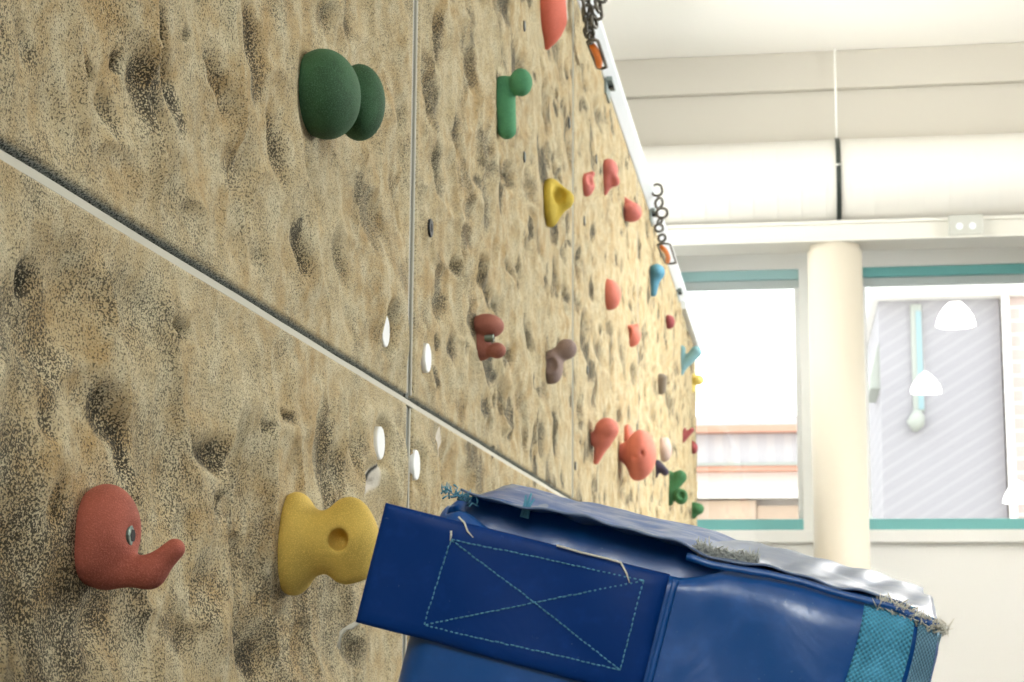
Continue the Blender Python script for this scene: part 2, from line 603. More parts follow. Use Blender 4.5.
# ------------------------------------------------------------------ the climbing wall
SEAM = HC + .311
TOP = HC + 1.545
YS = [.5, 2.255, 4.0, 5.75, 7.5, 9.27]


def vnoise(y, z, f, seed):
    r = np.random.default_rng(seed)
    G = r.random((64, 64))
    u, v = y * f, z * f
    i, j = np.floor(u).astype(int), np.floor(v).astype(int)
    a, b = u - i, v - j
    a, b = a * a * a * (a * (6 * a - 15) + 10), b * b * b * (b * (6 * b - 15) + 10)

    def g(p, q):
        return G[(i + p) % 64, (j + q) % 64]
    return (g(0, 0) * (1 - a) + g(1, 0) * a) * (1 - b) + (g(0, 1) * (1 - a) + g(1, 1) * a) * b


# dark sprayed hollows seen in the photo; wide leading entries paint in lower-left shade: (px, py, width, height, strength, tilt)
SPOTS = [(40, 345, 90, 120, .6, 0), (50, 600, 180, 170, .72, 0), (300, 630, 130, 130, .5, 0), (150, 470, 90, 120, .36, 0), (240, 540, 70, 140, .34, 0), (120, 300, 120, 90, .25, 0), (10, 470, 60, 130, .5, 0), (40, 272, 26, 50, 1.0, 0), (110, 432, 22, 66, 1.0, .15), (205, 455, 26, 34, .9, 0), (52, 418, 22, 40, .6, 0), (15, 560, 50, 110, .75, 0),
         (175, 335, 20, 20, .9, 0), (165, 60, 18, 90, .8, .12), (122, 50, 10, 22, .6, 0), (150, 100, 22, 80, .8, .1), (115, 105, 14, 50, .5, .1),
         (218, 75, 16, 60, .6, .2), (188, 27, 8, 18, .8, 0), (252, 55, 14, 80, .75, .1), (92, 60, 9, 16, .8, 0), (298, 255, 14, 50, .9, .1),
         (372, 215, 16, 60, .6, .1), (275, 150, 9, 60, .6, .1), (345, 260, 14, 40, .4, .2), (330, 470, 22, 90, .65, .05), (285, 412, 12, 16, .7, 0),
         (262, 420, 10, 12, .5, 0), (355, 455, 12, 40, .5, 0), (258, 655, 40, 70, 1.0, .1), (175, 640, 30, 50, .6, 0), (215, 515, 14, 26, .6, 0),
         (100, 630, 40, 60, .5, 0), (350, 15, 18, 40, .8, 0), (325, 10, 12, 30, .5, 0), (365, 560, 14, 40, .7, 0), (350, 640, 16, 40, .7, 0),
         (430, 90, 14, 60, .8, .1), (456, 136, 10, 34, .9, 0), (472, 72, 9, 30, .7, 0), (440, 175, 10, 44, .6, .1), (485, 198, 9, 46, .8, .1),
         (507, 173, 9, 20, .9, 0), (460, 212, 7, 12, .8, 0), (470, 210, 6, 30, .5, 0), (437, 30, 12, 50, .8, 0), (500, 30, 8, 60, .6, .1),
         (443, 305, 12, 24, .6, 0), (457, 268, 6, 14, .7, 0), (488, 285, 8, 34, .8, .2), (498, 312, 8, 24, .7, .1), (530, 348, 9, 16, .9, 0),
         (508, 268, 7, 12, .7, 0), (516, 270, 5, 10, .7, 0), (529, 245, 7, 20, .8, 0), (510, 355, 6, 14, .8, 0), (505, 398, 8, 30, .8, 0), (495, 402, 5, 14, .6, 0),
         (565, 255, 6, 20, .8, 0), (578, 265, 5, 30, .6, 0), (592, 262, 5, 14, .8, 0), (585, 325, 5, 18, .8, 0), (598, 352, 5, 18, .7, 0), (609, 330, 6, 14, .7, 0),
         (585, 80, 6, 24, .8, 0), (557, 60, 8, 30, .6, 0), (545, 110, 8, 40, .6, .1), (570, 150, 7, 30, .6, 0), (600, 120, 6, 20, .7, 0),
         (633, 375, 5, 16, .7, 0), (645, 340, 5, 30, .7, 0), (670, 403, 8, 18, .8, 0), (612, 378, 5, 22, .6, 0), (653, 415, 5, 16, .7, 0), (580, 410, 5, 30, .6, 0),
         (60, 510, 20, 50, .5, 0), (200, 590, 22, 60, .5, 0), (20, 640, 26, 60, .8, 0), (245, 560, 14, 50, .4, 0), (395, 200, 8, 50, .4, .1)]
DENT = []            # y, z, ry, rz, depth, stain, tilt
for (px, py, w, h, st, ti) in SPOTS:
    P = onwall(px, py)
    s = P[1] / FPX
    th = math.atan2(.5, P[1])
    DENT.append((P[1], P[2], max(.012, w * .55 * s / math.sin(th)), h * .55 * s, .004 + .010 * st, st, ti))
nspot = len(DENT)
for _ in range(2300):
    y, z = rng.uniform(.6, 9.3), rng.uniform(.0, 2.46)
    if y < 2.3 and any((abs(y - d[0]) / (d[2] * 2 + .1) + abs(z - d[1]) / (d[3] * 2 + .03)) < 1 for d in DENT[:nspot]):
        continue
    r = rng.uniform(.009, .029)
    w_ = 1.0 if y > 2.4 else .35
    DENT.append((y, z, r * rng.uniform(1, 2.4), r * rng.uniform(.8, 1.5), rng.uniform(.003, .008), w_ * rng.choice([.2, .5, .8, 1]), rng.uniform(-.12, .12)))
DENT = np.array(DENT)
CAPS = [(384, 331), (426.5, 358), (379, 443), (415, 465)]
CAPW = [onwall(*c) for c in CAPS]


BOLTS = [(430, 228, 8, 1), (524, 157, 4, 0), (524, 26, 4, 0), (569, 123, 4, 0), (596, 159, 3.5, 0), (584, 221, 3.5, 0), (587, 370, 3, 0), (575, 466, 3, 0), (612, 250, 3, 0)]


def relief(y, z):
    """height out of the wall in metres and stain strength"""
    h = np.zeros_like(y)
    w1 = vnoise(y * .8 + z * .25, z * .55, 6, 1) - .5
    w2 = vnoise(y + .25 * z, z * .6, 14, 2) - .5
    w3 = vnoise(y, z * .75, 34, 3) - .5
    rid = 1 - np.abs(2 * vnoise(y * .9 + .35 * z, z * .45, 9, 5) - 1)
    rid2 = 1 - np.abs(2 * vnoise(y * .9 - .2 * z, z * .6, 19, 6) - 1)
    h += .013 * w1 + .009 * w2 + .004 * w3 + .012 * (rid ** 3 - .3) + .007 * (rid2 ** 3 - .3)
    h = h * (1 - .45 * np.clip((y - 2.2) / 1.5, 0, 1))
    st = np.zeros_like(y)
    wob = (vnoise(y, z, 40, 8) - .5) * .8 + (vnoise(y, z, 90, 9) - .5) * .4
    y0, y1, z0, z1 = y.min(), y.max(), z.min(), z.max()
    yw = y + .024 * (vnoise(y, z, 13, 61) - .5) + .014 * (vnoise(y, z, 38, 62) - .5)
    zw = z + .020 * (vnoise(y, z, 13, 63) - .5) + .012 * (vnoise(y, z, 38, 64) - .5)
    for (dy, dz, ry, rz, dep, s, ti) in DENT:
        if dy + 2 * ry < y0 or dy - 2 * ry > y1 or dz + 2 * rz < z0 or dz - 2 * rz > z1:
            continue
        i0, i1 = np.searchsorted(y[:, 0], [dy - 2 * ry - .3 * rz, dy + 2 * ry + .3 * rz])
        j0, j1 = np.searchsorted(z[0], [dz - 2 * rz, dz + 2 * rz])
        if i1 <= i0 or j1 <= j0:
            continue
        Y, Z = yw[i0:i1, j0:j1], zw[i0:i1, j0:j1]
        a = (Y - dy + ti * (Z - dz) * 5.5) / ry
        b = (Z - dz) / rz
        q = a * a + b * b
        h[i0:i1, j0:j1] += -dep * np.exp(-q * 1.0) + .15 * dep * np.exp(-((np.sqrt(q) - 1.5) ** 2) * 3)
        if s > 0:
            m = np.clip((1.75 - q - 1.3 * wob[i0:i1, j0:j1] * (1 + .3 * q)) / 1.6, 0, 1)
            m = m * m * (3 - 2 * m) * s
            st[i0:i1, j0:j1] = np.maximum(st[i0:i1, j0:j1], m)
    return h, st


def panel(y0, y1, z0, z1, step, parent):
    cham = .006
    gy = np.linspace(y0 + cham, y1 - cham, max(8, int((y1 - y0) / step)))
    gz = np.linspace(z0 + cham, z1 - cham, max(8, int((z1 - z0) / (step * .8))))
    gy = np.concatenate([[y0, y0, y0 + cham * .5], gy, [y1 - cham * .5, y1, y1]])
    gz = np.concatenate([[z0, z0, z0 + cham * .5], gz, [z1 - cham * .5, z1, z1]])
    Y, Z = np.meshgrid(gy, gz, indexing='ij')
    Ys = Y + 1e-9 * np.arange(len(gy))[:, None]
    h, st = relief(Ys, Z)
    e = np.minimum(np.minimum(Y - y0, y1 - Y), np.minimum(Z - z0, z1 - Z))
    t = np.clip((e - cham) / .05, 0, 1)
    h = h * t * t * (3 - 2 * t)
    for (hy, hz, r) in HOLDS:
        d = np.sqrt(((Y - hy) / (1.0 * r)) ** 2 + ((Z - hz) / r) ** 2)
        k = np.clip((d - .9) / .5, 0, 1)
        h = h * (.15 + .85 * k)
    for (bx, by, br, _) in BOLTS:
        c = onwall(bx, by)
        h = h * np.clip((np.hypot(Y - c[1], Z - c[2]) - .012) / .02, 0, 1)
    for c in CAPW:
        d = np.hypot(Y - c[1], Z - c[2])
        k = np.clip((d - .024) / .02, 0, 1)
        h = h * k - .006 * np.exp(-((d - .024) / .006) ** 2)
    # chamfered margin
    ec = e if z0 > 1 else np.minimum(np.minimum(Y - y0, y1 - Y), Z - z0)
    h = np.where(ec < cham, -.008 * (1 - ec / cham), h)
    X = WX + h
    n0, n1 = len(gy), len(gz)
    rim = (np.arange(n0)[:, None] == 0) | (np.arange(n0)[:, None] == n0 - 1) | (np.arange(n1)[None] == 0) | (np.arange(n1)[None] == n1 - 1)
    X = np.where(rim, WX - .03, X)
    V = np.stack([X, Y, Z], -1).reshape(-1, 3)
    I = np.arange(n0 * n1).reshape(n0, n1)
    F = np.stack([I[:-1, :-1], I[1:, :-1], I[1:, 1:], I[:-1, 1:]], -1).reshape(-1, 4)
    o = mesh_obj('panel', V, F, M['rock'], parent)
    me = o.data
    if len(me.vertices) != len(V):
        raise RuntimeError('panel verts')

    def put(name, a):
        at = me.attributes.new(name, 'FLOAT', 'POINT')
        at.data.foreach_set('value', np.ascontiguousarray(a, dtype=np.float32).ravel())
    put('stain_shade', st)
    put('edge', np.clip((cham * .85 - (Z - z0 if z0 > 1 else Z * 0 + 1)) / (cham * .2), 0, 1))
    # scraped pale marks and the dark line drawn in one of them
    pale, crack = np.zeros_like(Y), np.zeros_like(Y)
    for (px, py, w, hh, tilt) in ((368, 482, 19, 29, -.35), (439, 441, 8, 17, 0), (566, 8, 8, 26, 0)):
        P = onwall(px, py)
        s = P[1] / FPX
        th = math.sin(math.atan2(.5, P[1]))
        b = (Z - P[2]) / (hh * s)
        a = (Y - P[1] - tilt * -1 * (Z - P[2]) / th) / (w * .5 * s / th)
        q = np.abs(a) + np.abs(b) + (vnoise(Y, Z, 60, 21) - .5) * .25
        pale = np.maximum(pale, np.clip((1.05 - q) * 5, 0, 1))
        if px == 368:
            cw = np.abs(a + .3 * np.sin(b * 4)) + np.where(np.abs(b) > .75, 9, 0)
            crack = np.maximum(crack, np.clip(1.6 - cw * 7, 0, 1))
    put('pale', pale)
    put('crack', crack)
    return o


cw = thing('climbing_wall', (WX, 4.9, 0), 'long tan rock-textured climbing wall in panels, dark speckled and dimpled, with grey seams', 'climbing wall')
for i in range(5):
    st = (.0042, .0055, .0068, .0088, .011)[i]
    for z0, z1 in ((.012, SEAM - .0098), (SEAM + .0004, TOP)):
        panel(YS[i] + .0165, YS[i + 1] - .0165, z0, z1, st, cw)
box('backing', (WX - .11, YS[0], .0), (WX - .032, YS[-1], TOP), M['plywood'], cw)
# pale ledge under the dark bevel along the horizontal joint
prof = [(-.028, -.0100), (-.0008, -.0099), (-.0006, -.0092), (-.0034, -.0010), (-.0045, -.0003), (-.028, .0)]
V, F = [], []
ys = np.linspace(YS[0], YS[-1], 180)
for y in ys:
    wv = .0012 * (vnoise(np.array([y]), np.array([.3]), 9, 31)[0] - .5)
    for (x, z) in prof:
        V.append((WX + x, y, SEAM + z + wv))
m = len(prof)
for i in range(len(ys) - 1):
    for k in range(m - 1):
        F.append((i * m + k, (i + 1) * m + k, (i + 1) * m + k + 1, i * m + k + 1))
mesh_obj('seam_strip', V, F, M['raw_edge'], cw, smooth=False)
for y in YS[1:-1]:
    bm = bmesh.new()
    add_box(bm, (WX - .03, y - .009, .01), (WX - .0045, y + .009, SEAM - .0105))
    add_box(bm, (WX - .03, y - .009, SEAM + .001), (WX - .0045, y + .009, TOP))
    bm_obj('seam_filler', bm, M['gap'], cw)
    for sgn in (-1, 1):
        bm = bmesh.new()
        a, b = sorted((y + sgn * .0092, y + sgn * .0163))
        add_box(bm, (WX - .03, a, SEAM + .006), (WX - .0012, b, TOP - .002))
        add_box(bm, (WX - .03, a, .02), (WX - .0022, b, SEAM - .0105))
        o = bm_obj('seam_strip', bm, M['raw_edge'], cw, bevel=.0012)
for c in CAPW:
    V, F = cyl_geo((WX - .012, c[1], c[2]), (WX + .0030, c[1], c[2]), .0205, 40, bev=.0014)
    mesh_obj('hole_cap', V, F, M['cap'], cw, smooth=False)
for (px, py, r, big) in BOLTS:
    P = onwall(px, py)
    s = P[1] / FPX
    rr = r * s * (1.25 if big else 1.5)
    V, F = cyl_geo((WX - .02, P[1], P[2]), (WX + .0025, P[1], P[2]), rr, 20, bev=.001)
    o = mesh_obj('bolt_head', V, F, M['bolt_dark'], cw, smooth=False)
    V, F = cyl_geo((WX + .002, P[1], P[2]), (WX + .0029, P[1], P[2]), rr * .5, 6)
    mesh_obj('socket', V, F, M['bolt'] if not big else M['blackhole'], o, smooth=False)
# white steel rail along the top
LIP, RH = .030, .048
bm = bmesh.new()
pr_ = [(WX - .11, TOP), (WX + .002, TOP), (WX + LIP, TOP + .030), (WX + LIP, TOP + RH), (WX - .11, TOP + RH)]
e0 = [bm.verts.new((x, YS[0], z)) for x, z in pr_]
e1 = [bm.verts.new((x, 8.05, z)) for x, z in pr_]
bm.faces.new(e0)
bm.faces.new(e1[::-1])
for k in range(5):
    bm.faces.new((e0[k], e1[k], e1[(k + 1) % 5], e0[(k + 1) % 5]))
bmesh.ops.recalc_face_normals(bm, faces=bm.faces)
bm_obj('top_rail', bm, M['rail'], cw, bevel=.003)
box('end_plate', (WX - .11, 8.055, TOP - .03), (WX + LIP * .8, 9.27, TOP + .012), M['rail'], cw, bevel=.002)
for (px, py) in ((606, 92), (650, 203), (677, 284)):
    P = onwall(px, py)
    o = box('bracket', (WX + .0, P[1] - .05, TOP - .042), (WX + .007, P[1] + .05, TOP + .002), M['bracket'], cw, bevel=.001)
    box('bracket_arm', (WX + .007, P[1] - .05, TOP - .006), (WX + .022, P[1] + .05, TOP + .006), M['bracket'], o, bevel=.001)
    V, F = cyl_geo((WX + .015, P[1], TOP - .014), (WX + .015, P[1], TOP - .006), .008, 6)
    mesh_obj('bolt', V, F, M['bolt_dark'], o, smooth=False)


# ------------------------------------------------------------------ chains with orange clips
def ring_pts(c, u, v, a, b, n=28):
    """stadium link: half-length a along u, half-width b along v"""
    out = []
    st = max(a - b, 0)
    for i in range(n):
        t = 2 * math.pi * i / n
        cu, sv = math.cos(t), math.sin(t)
        out.append(c + u * (b * cu + (st if cu > 0 else -st)) + v * b * sv)
    return out


def link_mesh(c, u, v, a, b, r, parent, name='link'):
    V, F = tube_geo(ring_pts(c, u, v, a, b), r, 8, closed=True)
    return mesh_obj(name, V, F, M['steel'], parent)


def chain(pix, Y, sizes, label, clip, grp):
    """pix: centre line in the photo for a chain hanging in the plane Y; sizes (half length, half width, wire) per link"""
    pts = [atY(px, py, Y[0] + (Y[1] - Y[0]) * i / (len(pix) - 1)) for i, (px, py) in enumerate(pix)]
    root = thing('anchor_chain', pts[0], label, 'chain', grp)
    for i, ((px, py), (a, b, r, tw)) in enumerate(zip(pix, sizes)):
        p = pts[i]
        q = pts[min(i + 1, len(pts) - 1)] - pts[max(i - 1, 0)]
        t, uu, ww = frame_of(q)
        v = math.cos(tw) * np.array([1., 0, 0]) + math.sin(tw) * np.array([0, 1., 0])
        v = v - t * (v @ t)
        v /= np.linalg.norm(v)
        link_mesh(p, t, v, a, b, r, root)
    # snap hook: steel loop, orange sleeve, hook
    (x0, y0), (x1, y1) = clip
    A, B = atY(x0, y0, Y[1]), atY(x1, y1, Y[2])
    t, _, _ = frame_of(B - A)
    L = np.linalg.norm(B - A)
    side = np.array([1., .2, 0]) - t * (np.array([1., .2, 0]) @ t)
    side /= np.linalg.norm(side)
    hook = []
    w = L * .085
    for k in range(9):
        an = math.pi * (1 - k / 8)
        hook.append(A - side * w + side * w * (1 + math.cos(an)) * 1.0 + -t * w * math.sin(an))
    hook += [A + side * w * (1 - .2 * f) + (B - A) * f for f in (.25, .5, .75)]
    cb = mesh_obj('snap_hook', *tube_geo([A - side * w + (B - A) * f for f in (1.05, .7, .35)] + hook + [B + side * w * .8 + t * w * .6, B + t * w * 1.2, B - side * w + t * w * .5], min(.0042, L * .05), 8), M['steel'], root)
    mid = [A - side * w * .6 + (B - A) * f + side * w * .5 * math.sin(f * 3) for f in np.linspace(.08, 1.0, 9)]
    mesh_obj('orange_sleeve', *tube_geo(mid, [.0065, .0085, .0092, .0092, .0092, .0092, .0092, .0088, .0065], 12), M['orange'], cb)
    return root


s1 = .0025
chain([(585, -12), (586, 2), (588, 14), (588, 24), (589, 32), (591, 38)], (3.92, 4.0, 4.15),
      [(.030, .013, .0045, .2), (.029, .013, .0045, 1.2), (.022, .011, .0045, .1), (.018, .010, .0042, 1.3), (.016, .010, .0042, .3), (.014, .009, .0042, 1.2)],
      'steel chain with an orange clip at the top of the photo', ((593, 42), (602, 66)), 'chains hanging from the top rail')
c1 = bpy.context.scene.objects['anchor_chain']
for (px, py, a, b, tw) in ((600, -8, .026, .014, .5), (598, 4, .022, .013, 1.2), (597, 13, .016, .011, .2), (594, 21, .016, .010, 1.1)):
    link_mesh(atY(px, py, 3.95), np.array([-.15, 0, .98]), np.array([math.cos(tw), math.sin(tw), 0]), a, b, .0045, c1)
chain([(657, 190), (659, 203), (662, 213), (660, 221), (659, 228), (662, 238)], (6.08, 6.28, 6.55),
      [(.024, .018, .005, .2), (.020, .016, .005, .9), (.024, .019, .005, .2), (.014, .010, .0045, 1.2), (.019, .014, .0045, .2), (.016, .013, .005, .5)],
      'steel chain with an orange clip hanging beside the blue hold', ((664, 245), (671, 262)), 'chains hanging from the top rail')

# ------------------------------------------------------------------ the blue mat
MD = 1.06          # distance of the mat's front
s = MD / FPX * 1.0


def vinyl(name, col, rough=.32, wr=.5, scuff=.25):
    m, nt, b = new_mat(name)
    co = objco(nt)
    n1 = noise(nt, 14, 3, .55, co, 1.2)
    n2 = noise(nt, 60, 3, .6, co)
    n3 = noise(nt, 1500, 1, .5, co)
    lt = tuple(min(1, c * 1.5 + .01) for c in col[:3]) + (1,)
    c = mixc(nt, maprange(nt, n2, .5, .8, 0, .45), col, lt)
    sc_ = noise(nt, 190, 2, .7, co)
    c = mixc(nt, mth(nt, 'MULTIPLY', maprange(nt, sc_, .7, .78), scuff), c, srgb(150, 170, 190))
    nt.links.new(c, b.inputs['Base Color'])
    nt.links.new(maprange(nt, n2, .3, .8, rough - .06, rough + .14), b.inputs['Roughness'])
    b.inputs['Specular IOR Level'].default_value = .75
    h = mth(nt, 'ADD', n1, mth(nt, 'MULTIPLY', n3, .02))
    bump(nt, b, h, wr, .004)
    return m


def webbing(name, col, scale=330):
    m, nt, b = new_mat(name)
    a = nt.nodes.new('ShaderNodeAttribute')
    a.attribute_name = 'weave'
    sep = nt.nodes.new('ShaderNodeSeparateXYZ')
    nt.links.new(a.outputs['Vector'], sep.inputs[0])
    sx = mth(nt, 'SINE', mth(nt, 'MULTIPLY', sep.outputs[0], scale * 2 * math.pi))
    sy = mth(nt, 'SINE', mth(nt, 'MULTIPLY', sep.outputs[1], scale * 2 * math.pi))
    w = mth(nt, 'MULTIPLY', sx, sy)
    n = noise(nt, 45, 3, .6, objco(nt))
    dk = tuple(c * .45 for c in col[:3]) + (1,)
    c = mixc(nt, maprange(nt, w, -.9, .5), dk, col)
    lt = tuple(min(1, c_ * 1.4 + .03) for c_ in col[:3]) + (1,)
    c = mixc(nt, maprange(nt, n, .4, .75, 0, .7), c, lt)
    nt.links.new(c, b.inputs['Base Color'])
    b.inputs['Roughness'].default_value = .75
    bump(nt, b, w, .6, .001)
    return m


M['vinyl'] = vinyl('blue_vinyl', srgb(2, 80, 154), .34, .28)
M['vinyl_strap'] = vinyl('dark_blue_vinyl', srgb(0, 52, 122), .5, .3)
M['vinyl_strap'].node_tree.nodes['Principled BSDF'].inputs['Specular IOR Level'].default_value = .18
M['vinyl_glare'] = vinyl('glare_blue_vinyl', srgb(96, 116, 150), .42, .25, .5)  # glare on the mat's top is put into this paler blue
M['vinyl_glare'].node_tree.nodes['Principled BSDF'].inputs['Coat Weight'].default_value = .25
M['vinyl_glare'].node_tree.nodes['Principled BSDF'].inputs['Coat Roughness'].default_value = .3
M['thread'] = plain('teal_thread', srgb(96, 160, 186), .8, bscale=900, bstr=.4)
M['fray'] = plain('white_fray', srgb(226, 222, 208), .9, bscale=900, bstr=.4)
M['fray_dark'] = plain('grey_velcro', srgb(196, 198, 192), .95, bscale=900, bstr=.9)
M['webbing'] = webbing('teal_webbing', srgb(84, 172, 208))
M['webbing2'] = webbing('faded_blue_mesh', srgb(120, 170, 196), 380)

tilt = math.radians(14)
mA = math.cos(tilt) * cR - math.sin(tilt) * cU      # along the top edge
mB = math.sin(tilt) * cR + math.cos(tilt) * cU      # up
mN = np.cross(mA, mB)                               # towards the camera
# turn it so that its right end and its top come a little into view
ya = math.radians(-11)
A2 = math.cos(ya) * mA + math.sin(ya) * mN * -1
N2 = np.cross(A2, mB)
pa = math.radians(.5)
B2 = math.cos(pa) * mB - math.sin(pa) * N2
N3 = np.cross(A2, B2)
mA, mB, mN = A2, B2, N3
mO = CAM + ray(670, 600) * (MD / FPX)               # a point on the front face


def matpix(px, py, up=0.0):
    """point of the mat's front plane (raised by up metres) that this pixel ray meets, as local (a, b)"""
    r = ray(px, py)
    o = mO + mN * up
    t = ((o - CAM) @ mN) / (r @ mN)
    p = CAM + r * t - mO
    return p @ mA, p @ mB


def mat_w(a, b, n):
    a, b, n = np.broadcast_arrays(np.asarray(a, float), np.asarray(b, float), np.asarray(n, float))
    return mO + a[..., None] * mA + b[..., None] * mB + n[..., None] * mN


aL, bT0 = matpix(438, 496)
aR, bT1 = matpix(950, 617)
print('mat extents', aL, aR, bT0, bT1)
DEP = .24
bT = (bT0 + bT1) / 2 + .002
# grid rounded box
HALF = np.array([(aR - aL) / 2, .20, DEP / 2])
CEN = np.array([(aR + aL) / 2, bT - .20, -DEP / 2])
RAD = .022


def gridface(n1, n2):
    u, v = np.meshgrid(np.linspace(-1, 1, n1), np.linspace(-1, 1, n2), indexing='ij')
    I = np.arange(n1 * n2).reshape(n1, n2)
    F = np.stack([I[:-1, :-1], I[1:, :-1], I[1:, 1:], I[:-1, 1:]], -1).reshape(-1, 4)
    return u.ravel(), v.ravel(), F


def bend_down(P, zcut, amount):
    """below zcut the slab hangs straight down to the floor"""
    return P


def smooth01(x):
    x = np.clip(x, 0, 1)
    return x * x * (3 - 2 * x)


VV, FF = [], []
off = 0
res = (150, 110, 80)
for axn in range(3):
    for sgn in (-1, 1):
        i1, i2 = (axn + 1) % 3, (axn + 2) % 3
        u, v, F = gridface(res[i1], res[i2])
        P = np.zeros((len(u), 3))
        P[:, axn] = sgn
        P[:, i1] = u
        P[:, i2] = v
        VV.append(P)
        FF.append((F if sgn > 0 else F[:, ::-1]) + off)
        off += len(u)
Q = np.concatenate(VV)
FF = np.concatenate(FF)
raw = Q * HALF
inner = np.clip(raw, -(HALF - RAD), HALF - RAD)
d = raw - inner
# rounded box: project the outer shell on the offset surface
ln = np.linalg.norm(d, axis=1, keepdims=True)
loc = inner + np.where(ln > 1e-9, d / np.maximum(ln, 1e-9) * RAD, 0)
la, lb, ln_ = loc[:, 0], loc[:, 1], loc[:, 2]
ua, ub = la / HALF[0], lb / HALF[1]
# pillowed front, creases near the strap and at the corner
front = smooth01((ln_ - (HALF[2] - RAD * 1.2)) / (RAD * 1.2))
bul = .010 * (1 - ua ** 4) * (1 - np.abs(ub) ** 3)
wr = .0035 * np.sin(ua * 9 + ub * 4) * np.exp(-((ub - .75) / .25) ** 2) + .004 * (vnoise(la + 3, lb + 3, 16, 41) - .5) + .007 * (vnoise(la + 5, lb * .6 + 3, 9, 43) - .5)
ln2 = ln_ + front * (bul + wr)
top = smooth01((lb - (HALF[1] - RAD * 1.2)) / (RAD * 1.2))
wt = .006 * (vnoise(la + 7, ln_ + 3, 18, 45) - .5) + .0025 * (vnoise(la * 1.4 + 7, ln_ + 9, 40, 46) - .5)
# the top dips towards its right end
drop = .0022 * np.sin(ua * 2.0) - .002
lb2 = lb + top * (wt + drop)
# opening behind the front panel, left half of the top
gate = 1 - smooth01((la - (HALF[0] * -.02)) / .03)
gx = HALF[2] - .011 - ln_
groove = np.exp(-((gx - .0105) / .0120) ** 6) * gate * smooth01((la + HALF[0] - .004) / .01)
lip = (1 - smooth01((gx - .022) / .003)) * gate * smooth01((la + HALF[0] - .012) / .035)
lb2 = lb2 - top * lip * .011 - top * groove * .06 + top * gate * smooth01((gx - .022) / .004) * .003
Pm = np.stack([la, lb2, ln2], 1) + CEN
# lower part: sink to the floor, straightening up
MW = mat_w(Pm[:, 0], Pm[:, 1], Pm[:, 2])
tb = np.clip((-.10 - lb) / (HALF[1] - .10), 0, 1)          # 0 above, 1 at the bottom rim
zmin = MW[:, 2].copy()
# stretch the hidden lower part down to the floor, vertically
low = tb > 0
dirv = np.array([mB[0], mB[1], mB[2]])
hgt = MW[:, 2]
zref = hgt[low].max() if low.any() else 0
base_z = hgt[tb >= .999].mean()
MW[:, 2] = np.where(low, hgt - smooth01(tb) ** 1 * (base_z - .001) - 0 * tb, hgt)
cx0 = MW[tb >= .999][:, :2].mean(0)
bot = tb >= .90
MW[:, 2] = np.where(bot, np.maximum(MW[:, 2], .001), MW[:, 2])
MW[:, 2] = np.maximum(MW[:, 2], .001)
print('mat x range', MW[:, 0].min(), MW[:, 0].max(), 'z', MW[:, 2].min(), MW[:, 2].max())
mat_root = thing('safety_mat', (MW[:, 0].mean(), MW[:, 1].mean(), 0), 'blue vinyl safety mat standing on end, with stitched handle strap and teal webbing', 'mat')
mesh_obj('cover', MW, FF, M['vinyl'], mat_root)


def front_n(a, b):
    """height of the front skin above the front plane at local (a, b)"""
    la_, lb_ = a - CEN[0], b - CEN[1]
    ua_, ub_ = la_ / HALF[0], lb_ / HALF[1]
    ua_, ub_ = np.clip(ua_, -1, 1), np.clip(ub_, -1, 1)
    w_ = .0035 * np.sin(ua_ * 9 + ub_ * 4) * np.exp(-((ub_ - .75) / .25) ** 2) + .004 * (vnoise(la_ + 3, lb_ + 3, 16, 41) - .5) + .007 * (vnoise(la_ + 5, lb_ * .6 + 3, 9, 43) - .5)
    return .010 * (1 - ua_ ** 4) * (1 - np.abs(ub_) ** 3) + w_


def quad_patch(corners, up, thick, n1=40, n2=20, wob=0., seed=50, flat=None):
    """corners tl,tr,br,bl in local (a,b); a slab lying on the front skin"""
    tl, tr, br, bl = [np.array(c) for c in corners]
    u, v = np.meshgrid(np.linspace(0, 1, n1), np.linspace(0, 1, n2), indexing='ij')
    p = (1 - u)[..., None] * ((1 - v)[..., None] * tl + v[..., None] * bl) + u[..., None] * ((1 - v)[..., None] * tr + v[..., None] * br)
    a, b = p[..., 0], p[..., 1]
    n = front_n(a, b) if flat is None else flat(a, b)
    n = n + wob * (vnoise(a + 2, b + 2, 30, seed) - .5)
    e = np.minimum(np.minimum(u, 1 - u) * n1 / 2, np.minimum(v, 1 - v) * n2 / 2)
    rnd = -thick * .35 * (1 - np.clip(e, 0, 1))
    topp = mat_w(a, b, n + up + thick + rnd).reshape(-1, 3)
    botp = mat_w(a, b, n + up).reshape(-1, 3)
    N = n1 * n2
    I = np.arange(N).reshape(n1, n2)
    F = [tuple(x) for x in np.stack([I[:-1, :-1], I[:-1, 1:], I[1:, 1:], I[1:, :-1]], -1).reshape(-1, 4)]
    F += [tuple(x + N) for x in np.stack([I[:-1, :-1], I[1:, :-1], I[1:, 1:], I[:-1, 1:]], -1).reshape(-1, 4)]
    ring = list(I[:, 0]) + list(I[-1, 1:]) + list(I[-2::-1, -1]) + list(I[0, -2:0:-1])
    for i in range(len(ring)):
        x, y = ring[i], ring[(i + 1) % len(ring)]
        F.append((x, y, y + N, x + N))
    return np.concatenate([topp, botp]), F, (a.ravel(), b.ravel())


def fl(a, b):
    """the strap keeps its own plane where it leaves the mat at the left"""
    k = smooth01((a - (aL - .005)) / .03)
    return front_n(np.maximum(a, aL + .012), b) * k + .006 * (1 - k)


UP = .009
tl, tr, br, bl = matpix(386, 503, UP), matpix(669, 575, UP), matpix(640, 696, UP), matpix(356, 622, UP)
V, F, _ = quad_patch((tl, tr, br, bl), .001, .0045, 60, 26, .001, flat=fl)
hs = mesh_obj('handle_strap', V, F, M['vinyl_strap'], mat_root)
